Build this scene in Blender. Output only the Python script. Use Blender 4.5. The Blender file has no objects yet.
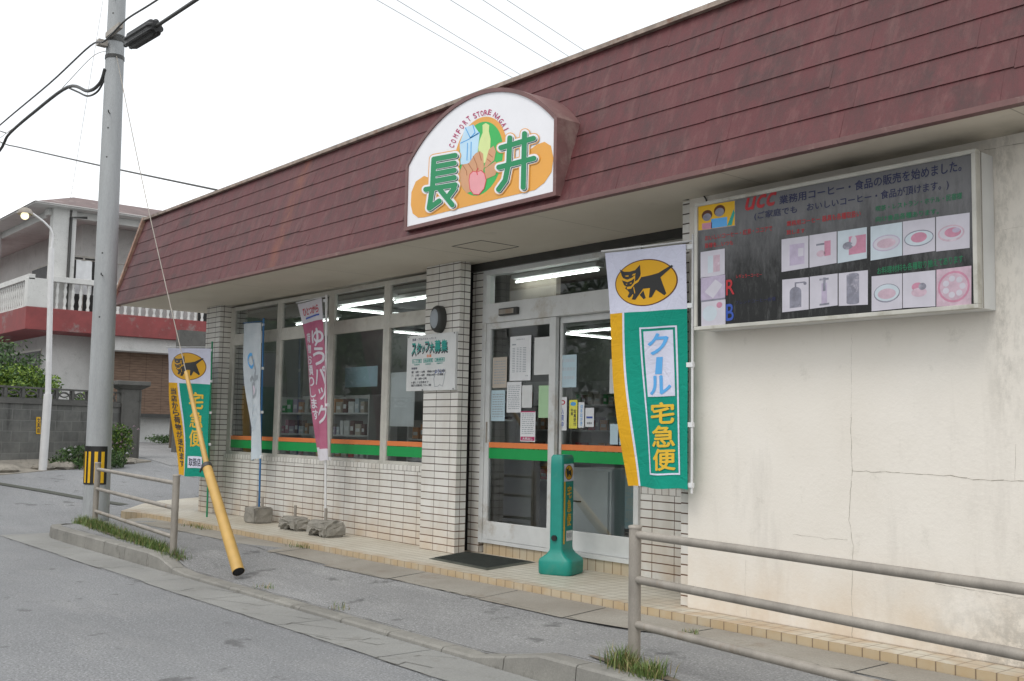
import bpy, bmesh, math, random
from mathutils import Vector, Matrix
from mathutils.geometry import tessellate_polygon
random.seed(7)
R = math.radians
scene = bpy.context.scene
COL = scene.collection
# ------------------------------------------------------------------ camera
FPX, YAW, PIT, ROL, H = 1055.8, .87533, .0861, .01927, 1.36
_f = Vector((-math.sin(YAW)*math.cos(PIT), math.cos(YAW)*math.cos(PIT), math.sin(PIT)))
_r0 = Vector((math.cos(YAW), math.sin(YAW), 0)); _u0 = _r0.cross(_f)
RT = _r0*math.cos(ROL)+_u0*math.sin(ROL); UP = _u0*math.cos(ROL)-_r0*math.sin(ROL)
def ray(x, y): return _f+RT*((x-512)/FPX)+UP*((340.5-y)/FPX)
def atY(x, y, c):
    d = ray(x, y); return Vector((0, 0, H))+d*(c/d.y)
def atX(x, y, c):
    d = ray(x, y); return Vector((0, 0, H))+d*(c/d.x)
def atZ(x, y, c):
    d = ray(x, y); return Vector((0, 0, H))+d*((c-H)/d.z)
cam = bpy.data.cameras.new('camera'); camo = bpy.data.objects.new('camera', cam); COL.objects.link(camo)
M3 = Matrix((RT, UP, -_f)).transposed().to_4x4(); M3.translation = (0, 0, H); camo.matrix_world = M3
cam.sensor_width = 36; cam.lens = FPX/1024*36; cam.clip_start = .05; cam.clip_end = 2000
scene.camera = camo
# ------------------------------------------------------------------ node materials
MATS = {}
class NT:
    def __init__(s, name):
        s.m = bpy.data.materials.new(name); s.m.use_nodes = True; s.t = s.m.node_tree; s.n = s.t.nodes
        s.b = s.n['Principled BSDF']; s.out = s.n['Material Output']; MATS[name] = s.m
    def new(s, k, **kw):
        n = s.n.new(k)
        for a, v in kw.items(): setattr(n, a, v)
        return n
    def put(s, sock, v):
        if isinstance(v, bpy.types.NodeSocket): s.t.links.new(v, sock)
        elif isinstance(v, (tuple, list)) and len(v) == 3 and sock.type == 'RGBA': sock.default_value = (*v, 1)
        else: sock.default_value = v
    def m_(s, op, a, b=0., c=0.):
        n = s.new('ShaderNodeMath', operation=op); s.put(n.inputs[0], a); s.put(n.inputs[1], b)
        if len(n.inputs) > 2: s.put(n.inputs[2], c)
        return n.outputs[0]
    def mix(s, f, a, b, bt='MIX'):
        n = s.new('ShaderNodeMixRGB', blend_type=bt); s.put(n.inputs[0], f); s.put(n.inputs[1], a); s.put(n.inputs[2], b); return n.outputs[0]
    def pos(s): return s.new('ShaderNodeNewGeometry').outputs['Position']
    def obj(s): return s.new('ShaderNodeTexCoord').outputs['Object']
    def island(s): return s.new('ShaderNodeNewGeometry').outputs['Random Per Island']
    def xyz(s, v):
        n = s.new('ShaderNodeSeparateXYZ'); s.put(n.inputs[0], v); return n.outputs
    def map(s, v, sc=(1, 1, 1), loc=(0, 0, 0)):
        n = s.new('ShaderNodeMapping'); s.put(n.inputs['Vector'], v); n.inputs['Scale'].default_value = sc; n.inputs['Location'].default_value = loc; return n.outputs[0]
    def noise(s, v, sc, det=4, rough=.55, dist=0):
        n = s.new('ShaderNodeTexNoise'); s.put(n.inputs['Vector'], v); n.inputs['Scale'].default_value = sc
        n.inputs['Detail'].default_value = det; n.inputs['Roughness'].default_value = rough; n.inputs['Distortion'].default_value = dist; return n.outputs['Fac']
    def voro(s, v, sc, feat='F1'):
        n = s.new('ShaderNodeTexVoronoi', feature=feat); s.put(n.inputs['Vector'], v); n.inputs['Scale'].default_value = sc; return n.outputs[0]
    def ramp(s, f, a, b, lo=0., hi=1.):
        n = s.new('ShaderNodeMapRange'); s.put(n.inputs['Value'], f); n.inputs['From Min'].default_value = a; n.inputs['From Max'].default_value = b
        n.inputs['To Min'].default_value = lo; n.inputs['To Max'].default_value = hi; return n.outputs[0]
    def bump(s, h, st=.3, d=.01):
        n = s.new('ShaderNodeBump'); n.inputs['Strength'].default_value = st; n.inputs['Distance'].default_value = d; s.put(n.inputs['Height'], h)
        s.t.links.new(n.outputs[0], s.b.inputs['Normal'])
    def col(s, c): s.put(s.b.inputs['Base Color'], c)
    def rough(s, r): s.put(s.b.inputs['Roughness'], r)
def mat(name, c, rough=.6, var=.12, sc=6., c2=None, fine=0., bump=0., metal=0., spec=.5, stretch=(1, 1, 1), world=False):
    """colour broken up by two noises; c2 = colour of worn patches"""
    if name in MATS: return MATS[name]
    t = NT(name); v = t.map(t.pos() if world else t.obj(), stretch)
    n1 = t.noise(v, sc, 5, .6)
    lo = tuple(x*(1-var*1.6) for x in c); hi = tuple(min(1, x*(1+var)) for x in c)
    k = t.mix(t.ramp(n1, .3, .7), lo, hi)
    if c2: k = t.mix(t.ramp(t.noise(v, sc*.6, 7, .7), .56, .68), k, c2)
    if fine: k = t.mix(t.ramp(t.noise(v, sc*22, 2), .3, .7, 0, fine), k, tuple(x*.45 for x in c))
    t.col(k); t.rough(t.ramp(n1, .2, .8, max(.03, rough-.08), min(1, rough+.08)))
    t.b.inputs['Metallic'].default_value = metal; t.b.inputs['Specular IOR Level'].default_value = spec
    if bump: t.bump(t.noise(v, sc*14, 4), bump, .004)
    return t.m
# glazed wall tile, stack bond, dark joints
def tile_mat(name, pw, ph, ux, uy, base, joint, jh=.009, jv=.006, z0=.19, rust=True):
    t = NT(name); p = t.pos(); X, Y, Z = t.xyz(p)
    nrm = t.xyz(t.new('ShaderNodeNewGeometry').outputs['Normal'])
    side = t.m_('GREATER_THAN', t.m_('ABSOLUTE', nrm[0]), .6)
    flat = t.m_('GREATER_THAN', t.m_('ABSOLUTE', nrm[2]), .6)
    u1 = t.m_('DIVIDE', t.m_('SUBTRACT', X, ux), pw); u2 = t.m_('DIVIDE', t.m_('SUBTRACT', Y, uy), pw)
    u = t.m_('ADD', t.m_('MULTIPLY', u1, t.m_('SUBTRACT', 1, side)), t.m_('MULTIPLY', u2, side))
    v = t.m_('DIVIDE', t.m_('SUBTRACT', Z, z0), ph)
    wob = t.ramp(t.noise(p, 3, 2), 0, 1, -.03, .03)
    v = t.m_('ADD', v, wob)
    fu = t.m_('FRACT', t.m_('ADD', u, 100)); fv = t.m_('FRACT', t.m_('ADD', v, 100))
    du = t.m_('MULTIPLY', t.m_('MINIMUM', fu, t.m_('SUBTRACT', 1, fu)), pw); dv = t.m_('MULTIPLY', t.m_('MINIMUM', fv, t.m_('SUBTRACT', 1, fv)), ph)
    ju = t.ramp(du, jv*.35, jv*.65, 1, 0); jz = t.ramp(dv, jh*.38, jh*.62, 1, 0)
    jz = t.m_('MULTIPLY', jz, t.m_('SUBTRACT', 1, flat))
    j = t.m_('MAXIMUM', ju, jz)
    cid = t.new('ShaderNodeCombineXYZ'); t.put(cid.inputs[0], t.m_('FLOOR', u)); t.put(cid.inputs[1], t.m_('FLOOR', v)); t.put(cid.inputs[2], side)
    w = t.new('ShaderNodeTexWhiteNoise'); t.put(w.inputs['Vector'], cid.outputs[0])
    k = t.mix(w.outputs['Value'], tuple(c*.86 for c in base), base)
    st = t.ramp(t.noise(t.map(p, (3, 3, .7)), 2.2, 6, .65), .45, .75, 0, .35)
    k = t.mix(st, k, (.40, .34, .25))
    jc = joint
    if rust:
        rz = t.m_('MULTIPLY', t.ramp(Z, .19, .75, 1, 0), t.ramp(t.noise(p, 2.3, 4), .35, .65))
        k = t.mix(t.m_('MULTIPLY', rz, .55), k, (.50, .33, .16)); jc = t.mix(t.ramp(Z, .2, 1.2, .85, 0), joint, (.16, .075, .035))
    k = t.mix(j, k, jc); t.col(k); t.rough(t.ramp(j, 0, 1, .28, .9))
    t.bump(t.m_('SUBTRACT', 1, j), .6, .003)
    return t.m
tile_mat('wall_tile', .237, .07, -8.26, 6.185, (.76, .745, .70), (.080, .062, .05))
tile_mat('cap_tile', .075, 10., -8.26, 6.185, (.76, .745, .70), (.10, .075, .055), z0=-3)
tile_mat('sill_tile', .10, 10., -8.13, 6.2, (.56, .50, .38), (.16, .10, .06), z0=-3)
def floor_tile():
    t = NT('floor_tile'); p = t.pos(); X, Y, Z = t.xyz(p)
    def d(a, ph):
        f = t.m_('FRACT', t.m_('ADD', t.m_('DIVIDE', t.m_('SUBTRACT', a, ph), .1085), 400)); return t.m_('MINIMUM', f, t.m_('SUBTRACT', 1, f))
    nrm = t.xyz(t.new('ShaderNodeNewGeometry').outputs['Normal']); up = t.m_('GREATER_THAN', nrm[2], .5)
    j = t.m_('MAXIMUM', t.ramp(d(X, 0), .022, .05, 1, 0), t.m_('MULTIPLY', up, t.ramp(d(Y, 5.41), .022, .05, 1, 0)))
    n = t.noise(p, 1.6, 6, .62)
    k = t.mix(t.ramp(n, .35, .7), (.56, .535, .46), (.43, .39, .31))
    k = t.mix(t.ramp(t.noise(p, 9, 5, .7), .55, .7, 0, .4), k, (.30, .25, .18))
    edge = t.m_('MAXIMUM', t.ramp(Y, 5.41, 5.55, 1, 0), t.m_('MULTIPLY', t.ramp(X, -5.3, -4.7, 0, 1), .8))
    k = t.mix(t.m_('MULTIPLY', edge, t.ramp(t.noise(t.map(p, (2, 2, 2)), 2.5, 5), .38, .6, 0, .7)), k, (.40, .25, .12))
    k = t.mix(t.m_('MULTIPLY', t.m_('SUBTRACT', 1, up), t.ramp(t.noise(p, 1.7, 4), .3, .6, .35, .8)), k, (.50, .38, .225)); k = t.mix(t.m_('MULTIPLY', j, .85), k, (.17, .12, .08)); t.col(k); t.rough(.45); t.bump(t.m_('SUBTRACT', 1, j), .4, .002)
floor_tile()
def asphalt(name, base, dark, light, patch=.3):
    t = NT(name); p = t.pos()
    big = t.noise(p, .55, 6, .6); med = t.noise(t.map(p, (.5, 1.6, 1)), 1.6, 6, .65)
    k = t.mix(t.ramp(big, .35, .65), dark, base)
    k = t.mix(t.ramp(med, .5, .72, 0, patch), k, light)
    sp = t.voro(p, 60); k = t.mix(t.ramp(sp, .08, .45, .7, 0), k, tuple(c*1.7 for c in base))
    sp2 = t.noise(p, 62, 4, .85); k = t.mix(t.ramp(sp2, .36, .54, .85, 0), k, tuple(c*.35 for c in base))
    k = t.mix(t.ramp(t.noise(t.map(p, (.25, 1.2, 1), (4, 2, 0)), .9, 8, .7), .46, .62, 0, .5), k, tuple(c*.72 for c in base)); v3 = t.voro(t.map(p, (1, 1, 0)), 26); k = t.mix(t.ramp(v3, .05, .16, .55, 0), k, tuple(min(.6, c*1.9) for c in base))
    st = t.m_('MULTIPLY', t.ramp(t.noise(p, 3.1, 3), .64, .70), .6); k = t.mix(st, k, (.07, .07, .07))
    t.col(k); t.rough(.92); t.bump(t.noise(p, 60, 4, .8), .9, .008)
asphalt('road_asphalt', (.262, .268, .275), (.205, .21, .217), (.34, .34, .335), .5)
asphalt('walk_asphalt', (.30, .30, .30), (.215, .217, .218), (.40, .40, .39), .6)
def concrete(name, base, dark, sc=1.5, stain=(.10, .085, .06), st=.5):
    t = NT(name); p = t.pos()
    k = t.mix(t.ramp(t.noise(p, sc, 7, .65), .3, .7), dark, base)
    k = t.mix(t.ramp(t.noise(p, sc*3.3, 6, .75), .56, .72, 0, st), k, stain)
    k = t.mix(t.ramp(t.noise(p, 90, 3, .7), .4, .62, .35, 0), k, tuple(c*.5 for c in base))
    t.col(k); t.rough(.88); t.bump(t.noise(p, 60, 5, .7), .45, .005)
concrete('kerb_concrete', (.31, .30, .27), (.17, .165, .15), 2.2, (.07, .065, .05), .75)
concrete('gutter_concrete', (.30, .30, .285), (.215, .215, .205), 1.1, st=.5)
concrete('strip_concrete', (.34, .32, .28), (.24, .215, .18), 1.3, (.17, .11, .07))
concrete('old_block', (.15, .148, .138), (.085, .085, .08), 2.2, (.035, .035, .03), .7)
concrete('house_white', (.72, .72, .70), (.55, .55, .53), 1.2, (.16, .155, .14), .45)
concrete('footing_concrete', (.34, .32, .28), (.20, .19, .165), 7, (.08, .065, .05), .7)
concrete('rubble', (.36, .33, .28), (.19, .175, .15), 4, (.08, .07, .05), .8)
concrete('soil', (.20, .165, .12), (.11, .09, .065), 3)
def block_mat():
    t = NT('block_wall_face'); p = t.pos(); X, Y, Z = t.xyz(p)
    row = t.m_('DIVIDE', t.m_('SUBTRACT', Z, .6), .2); fr = t.m_('FRACT', t.m_('ADD', row, 50))
    off = t.m_('MULTIPLY', t.m_('MODULO', t.m_('FLOOR', t.m_('ADD', row, 50)), 2), .5)
    u = t.m_('ADD', t.m_('DIVIDE', Y, .36), t.m_('ADD', off, 50)); fu = t.m_('FRACT', u)
    j = t.m_('MAXIMUM', t.ramp(t.m_('MINIMUM', fr, t.m_('SUBTRACT', 1, fr)), .02, .05, 1, 0), t.ramp(t.m_('MINIMUM', fu, t.m_('SUBTRACT', 1, fu)), .012, .03, 1, 0))
    k = t.mix(t.ramp(t.noise(p, 1.8, 7, .7), .3, .7), (.10, .102, .098), (.22, .22, .205))
    k = t.mix(t.ramp(t.noise(t.map(p, (1, 1, .3)), 4, 6, .7), .55, .72, 0, .75), k, (.03, .03, .028))
    cid = t.new('ShaderNodeCombineXYZ'); t.put(cid.inputs[0], t.m_('FLOOR', u)); t.put(cid.inputs[1], t.m_('FLOOR', t.m_('ADD', row, 50)))
    w = t.new('ShaderNodeTexWhiteNoise'); t.put(w.inputs['Vector'], cid.outputs[0]); k = t.mix(t.m_('MULTIPLY', w.outputs['Value'], .35), k, (.05, .052, .05))
    k = t.mix(t.m_('MULTIPLY', j, .55), k, (.22, .22, .205)); t.col(k); t.rough(.9); t.bump(t.m_('SUBTRACT', 1, j), .5, .006)
block_mat()
def stucco():
    t = NT('cream_stucco'); p = t.pos(); X, Y, Z = t.xyz(p)
    k = t.mix(t.ramp(t.noise(p, .9, 6, .6), .3, .7), (.725, .68, .605), (.80, .76, .695))
    k = t.mix(t.ramp(t.noise(t.map(p, (2.2, 2.2, .35)), 1.8, 7, .7), .56, .76, 0, .33), k, (.44, .41, .36))
    k = t.mix(t.ramp(t.noise(p, 5, 7, .75), .60, .74, 0, .35), k, (.40, .375, .31))
    low = t.m_('MULTIPLY', t.ramp(Z, .19, .75, 1, 0), t.ramp(t.noise(p, 1.7, 5, .65), .35, .62))
    k = t.mix(t.m_('MULTIPLY', low, .5), k, (.56, .40, .23))
    stk = t.m_('MULTIPLY', t.m_('MULTIPLY', t.ramp(t.m_('ABSOLUTE', t.m_('ADD', X, 2.62)), .02, .14, 1, 0), t.ramp(Z, 1.2, 1.9)), t.ramp(t.noise(t.map(p, (2, 2, .8)), 8, 7, .75), .44, .62))
    k = t.mix(t.m_('MULTIPLY', stk, .4), k, (.20, .19, .16))
    mold = t.m_('MULTIPLY', t.m_('MULTIPLY', t.ramp(Z, .25, .7, 1, 0), t.ramp(X, -3.2, -2.0, 0, 1)), t.ramp(t.noise(p, 9, 8, .8), .44, .58))
    k = t.mix(t.m_('MULTIPLY', mold, .85), k, (.07, .07, .055))
    m2 = t.m_('MULTIPLY', t.m_('MULTIPLY', t.ramp(Z, .3, 2.2, 1, .1), t.ramp(X, -3.6, -1.6, 0, 1)), t.ramp(t.noise(t.map(p, (1, 1, .6)), 4.5, 8, .75), .48, .68))
    k = t.mix(t.m_('MULTIPLY', m2, .5), k, (.26, .25, .22))
    t.col(k); t.rough(.8); t.bump(t.noise(p, 38, 5, .65), .35, .006)
stucco()
def soffit():
    t = NT('soffit_board'); p = t.pos(); X, Y, Z = t.xyz(p)
    k = t.mix(t.ramp(t.noise(p, .8, 6, .65), .3, .72), (.57, .515, .43), (.66, .61, .52))
    k = t.mix(t.ramp(t.noise(t.map(p, (1, .5, 1)), 3, 6, .7), .6, .74, 0, .4), k, (.28, .25, .19))
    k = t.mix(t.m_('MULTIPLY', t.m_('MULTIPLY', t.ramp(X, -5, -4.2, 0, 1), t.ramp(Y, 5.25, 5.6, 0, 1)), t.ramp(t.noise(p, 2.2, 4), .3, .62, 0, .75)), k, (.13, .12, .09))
    f = t.m_('FRACT', t.m_('ADD', t.m_('DIVIDE', X, 1.82), 20.3)); j = t.ramp(t.m_('MINIMUM', f, t.m_('SUBTRACT', 1, f)), .0012, .003, .55, 0)
    k = t.mix(j, k, (.14, .12, .09)); t.col(k); t.rough(.75)
soffit()
def shingle():
    t = NT('maroon_shingle'); p = t.pos(); X, Y, Z = t.xyz(p); r = t.island()
    k = t.mix(r, (.096, .019, .022), (.112, .026, .029))
    k = t.mix(t.ramp(t.noise(t.map(p, (5, 5, .8)), 1.6, 7, .75), .42, .66, 0, .65), k, (.045, .021, .020))
    k = t.mix(t.ramp(t.noise(t.map(p, (7, 7, .8), (3, 1, 2)), 1.5, 7, .75), .50, .70, 0, .7), k, (.15, .062, .058))
    k = t.mix(t.ramp(t.noise(t.map(p, (1, 1, 1), (7, 0, 0)), 2.1, 6, .7), .54, .68, 0, .65), k, (.035, .02, .019))
    rs = t.m_('MULTIPLY', t.ramp(t.m_('ABSOLUTE', t.m_('ADD', X, 10.1)), .03, .16, 1, 0), t.ramp(t.noise(t.map(p, (9, 9, 1)), 2, 4), .35, .6))
    k = t.mix(t.m_('MULTIPLY', rs, .5), k, (.20, .065, .025))
    t.col(k); t.rough(.62); t.bump(t.noise(t.map(p, (8, 8, 1)), 9, 4, .7), .35, .006)
shingle()
def glass(name, tint=(.86, .90, .88)):
    t = NT(name); t.n.remove(t.b)
    tr = t.new('ShaderNodeBsdfTransparent'); tr.inputs[0].default_value = (*tint, 1)
    gl = t.new('ShaderNodeBsdfGlossy'); gl.inputs['Roughness'].default_value = .02; gl.inputs['Color'].default_value = (.95, .97, 1, 1)
    fr = t.new('ShaderNodeFresnel'); fr.inputs[0].default_value = 1.5
    dirt = t.new('ShaderNodeBsdfDiffuse'); dirt.inputs[0].default_value = (.5, .5, .48, 1)
    mx = t.new('ShaderNodeMixShader'); t.put(mx.inputs[0], t.m_('ADD', t.m_('MULTIPLY', fr.outputs[0], 1.7), .03)); t.put(mx.inputs[1], tr.outputs[0]); t.put(mx.inputs[2], gl.outputs[0])
    m2 = t.new('ShaderNodeMixShader'); t.put(m2.inputs[0], t.ramp(t.noise(t.map(t.pos(), (2, 2, .6)), 2.5, 5, .7), .45, .8, .004, .03)); t.put(m2.inputs[1], mx.outputs[0]); t.put(m2.inputs[2], dirt.outputs[0])
    t.t.links.new(m2.outputs[0], t.out.inputs[0])
glass('window_glass')
def emit(name, c, s):
    t = NT(name); t.b.inputs['Emission Color'].default_value = (*c, 1); t.b.inputs['Emission Strength'].default_value = s; t.col(c)
emit('tube_light', (.95, 1, .97), 5); emit('lamp_bulb', (1, .90, .55), 1.0)
def leafm(name, a, b):
    t = NT(name); k = t.mix(t.island(), a, b); t.col(k); t.rough(.5)
    t.b.inputs['Specular IOR Level'].default_value = .35
leafm('leaf_bright', (.06, .13, .018), (.22, .31, .045)); leafm('leaf_dark', (.018, .045, .014), (.06, .11, .03))
leafm('grass_blade', (.045, .10, .02), (.17, .23, .06)); leafm('leaf_mid', (.03, .075, .02), (.09, .16, .04)); leafm('grass_dry', (.20, .15, .06), (.33, .27, .13))
concrete('bark', (.14, .11, .08), (.07, .055, .04), 6)
def bamboo():
    t = NT('reed_blind'); p = t.pos(); X, Y, Z = t.xyz(p)
    f = t.m_('FRACT', t.m_('MULTIPLY', Z, 14)); n = t.noise(t.map(p, (1, 1.5, 22)), 3, 4)
    k = t.mix(t.ramp(n, .3, .7), (.11, .07, .05), (.25, .165, .115)); k = t.mix(t.ramp(f, 0, .3, .6, 0), k, (.05, .03, .02))
    g = t.m_('FRACT', t.m_('MULTIPLY', Y, 2.2)); k = t.mix(t.ramp(g, 0, .06, .6, 0), k, (.05, .03, .02)); t.col(k); t.rough(.8)
bamboo()
mat('tin_white', (.70, .70, .67), .4, .06); mat('alu', (.56, .545, .49), .45, .10, 5, (.44, .40, .34), bump=.05)
mat('alu_white', (.66, .67, .66), .4, .07, 4, (.48, .45, .40)); mat('dark_metal', (.045, .045, .042), .5, .2); mat('black', (.012, .012, .012), .5, .1)
mat('galv', (.335, .305, .265), .55, .18, 7, (.27, .20, .14), fine=.2, metal=.1, bump=.2, stretch=(1, 1, .5))
mat('pole_concrete', (.37, .385, .39), .8, .10, 2, (.28, .29, .29), fine=.25, bump=.3, stretch=(4, 4, .5))
mat('white_sheet', (.74, .75, .76), .6, .05); mat('frame_grey', (.52, .51, .46), .5, .12, 5, (.36, .34, .28)); mat('off_white', (.66, .67, .66), .6, .07, 3); mat('paper_tan', (.50, .44, .37), .6, .04); mat('paper_green', (.40, .60, .36), .6, .04)
mat('paper_yellow', (.75, .70, .10), .5, .04); mat('paper_blue', (.48, .62, .68), .5, .05); mat('ink', (.03, .035, .05), .5, 0); mat('ink_grey', (.32, .35, .38), .6, 0)
mat('ink_blue', (.03, .08, .38), .5, 0); mat('ink_red', (.50, .03, .06), .5, 0); mat('ink_navy', (.014, .018, .075), .5, .1); mat('ink_green', (.012, .16, .07), .5, .1); mat('ink_red_dark', (.42, .018, .025), .5, .1); mat('ink_magenta', (.45, .03, .13), .5, 0)
mat('stripe_orange', (.78, .23, .07), .4, .04); mat('stripe_green', (.01, .33, .08), .4, .04)
def cloth(name, c, c2=None):
    t = NT(name); p = t.pos(); n = t.noise(p, 2.5, 6, .65); k = t.mix(t.ramp(n, .3, .7), tuple(x*.86 for x in c), c2 or tuple(min(1, x*1.08) for x in c)); t.col(k); t.rough(.85)
    h = t.m_('ADD', t.noise(t.map(p, (2, 2, 5)), 2.6, 4, .6, 1.2), t.m_('MULTIPLY', t.ramp(t.voro(t.map(p, (3, 3, 2)), 2.2, 'DISTANCE_TO_EDGE'), 0, .06), .22)); t.bump(h, .6, .011)
    t.b.inputs['Specular IOR Level'].default_value = .2
cloth('cloth_white', (.66, .67, .80)); cloth('cloth_green', (.008, .28, .20)); cloth('cloth_yellow', (.70, .38, .02)); cloth('cloth_pink', (.40, .10, .18), (.46, .17, .25)); cloth('cloth_paleblue', (.52, .59, .64), (.60, .64, .67)); cloth('cloth_greywhite', (.60, .58, .62))
mat('ink_yellow', (.72, .45, .03), .6, .04); mat('ink_skyblue', (.10, .38, .75), .6, .03); mat('ink_pale_pink', (.72, .62, .70), .7, .04); mat('ink_teal', (.02, .33, .28), .6, .05)
mat('logo_amber', (.70, .37, .01), .7, .03); mat('ink_brown', (.10, .03, .01), .6, 0)
mat('pole_yellow', (.52, .325, .095), .55, .12, 4, (.42, .26, .08), bump=.05); mat('hazard_yellow', (.72, .42, .01), .5, .08); mat('pole_green', (.01, .22, .10), .45, .05); mat('pole_blue', (.03, .14, .32), .45, .05); mat('pole_white', (.66, .66, .66), .45, .05)
mat('plastic_green', (.008, .25, .20), .42, .10, 5, (.045, .25, .20), bump=.08); mat('rubber_mat', (.03, .036, .03), .85, .3, 10, (.07, .065, .05), fine=.5, bump=.5, world=True); mat('mat_edge', (.065, .07, .055), .8, .2, 8, world=True)
mat('interior_wall', (.36, .37, .35), .8, .08); mat('interior_floor', (.16, .16, .15), .35, .1); mat('interior_dark', (.07, .072, .07), .7, .2); mat('cabinet_white', (.85, .88, .88), .4, .04)
mat('red_slab', (.26, .06, .06), .75, .15, 3, (.24, .20, .19), fine=.3, bump=.2, world=True); mat('roof_brown', (.17, .125, .12), .8, .2, 2.5, (.28, .23, .22), fine=.3, world=True)
mat('trim_rust', (.30, .17, .12), .7, .3, 6, (.42, .36, .29), fine=.4, world=True); mat('coping', (.36, .29, .24), .7, .35, 9, (.20, .09, .05), fine=.4, world=True); mat('sign_brown', (.17, .085, .08), .55, .15, 5, (.24, .16, .14), world=True)
mat('sign_face', (.80, .80, .83), .35, .02); mat('sign_orange', (.76, .36, .06), .4, .04, 2); mat('logo_green', (.0, .24, .085), .4, .03); mat('sign_outline', (.012, .05, .035), .4, 0); mat('sign_halo', (.74, .36, .10), .4, .03)
mat('food_bread', (.62, .33, .18), .5, .05); mat('food_bread_line', (.40, .15, .06), .5, 0); mat('food_pink', (.80, .35, .38), .5, .05); mat('food_red', (.65, .05, .07), .5, 0); mat('food_bottle', (.66, .76, .33), .5, .05); mat('food_milk', (.50, .72, .88), .5, .05); mat('food_leaf', (.04, .45, .10), .5, .05)
def haze_film():
    t = NT('dirty_acrylic'); t.n.remove(t.b); p = t.pos(); tr = t.new('ShaderNodeBsdfTransparent'); df = t.new('ShaderNodeBsdfDiffuse'); df.inputs[0].default_value = (.42, .42, .43, 1); gl = t.new('ShaderNodeBsdfGlossy'); gl.inputs['Roughness'].default_value = .12
    f = t.m_('ADD', t.ramp(t.noise(t.map(p, (5, 1, .8)), 2.6, 8, .75), .45, .8, .0, .10), t.ramp(t.noise(p, 22, 6, .8), .55, .75, 0, .09)); X, Y, Z = t.xyz(p); f = t.m_('ADD', f, t.ramp(Z, 2.35, 2.85, 0, .05))
    m1 = t.new('ShaderNodeMixShader'); t.put(m1.inputs[0], f); t.put(m1.inputs[1], tr.outputs[0]); t.put(m1.inputs[2], df.outputs[0]); m2 = t.new('ShaderNodeMixShader'); t.put(m2.inputs[0], .05); t.put(m2.inputs[1], m1.outputs[0]); t.put(m2.inputs[2], gl.outputs[0]); t.t.links.new(m2.outputs[0], t.out.inputs[0])
haze_film()
def board():
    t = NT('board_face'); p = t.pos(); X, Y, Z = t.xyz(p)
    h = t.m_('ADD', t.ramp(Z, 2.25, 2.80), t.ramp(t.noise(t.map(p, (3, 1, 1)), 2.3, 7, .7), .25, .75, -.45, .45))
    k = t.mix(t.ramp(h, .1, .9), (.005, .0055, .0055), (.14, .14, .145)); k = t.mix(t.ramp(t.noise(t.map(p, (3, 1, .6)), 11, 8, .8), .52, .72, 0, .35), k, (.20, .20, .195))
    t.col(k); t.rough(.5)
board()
mat('photo_white', (.53, .51, .57), .4, .05, 9); mat('photo_blue', (.50, .57, .62), .4, .06, 9); mat('photo_pink', (.52, .38, .45), .4, .12, 20, (.58, .50, .56)); mat('photo_grey', (.22, .22, .27), .4, .2, 20, (.4, .38, .44)); mat('photo_lilac', (.44, .38, .50), .4, .1, 20); mat('photo_rose', (.50, .22, .31), .4, .1, 20)
def trunc_hsv(): pass
SKYV, SUNE, EXPO = 10.5, .9, .46
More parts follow.
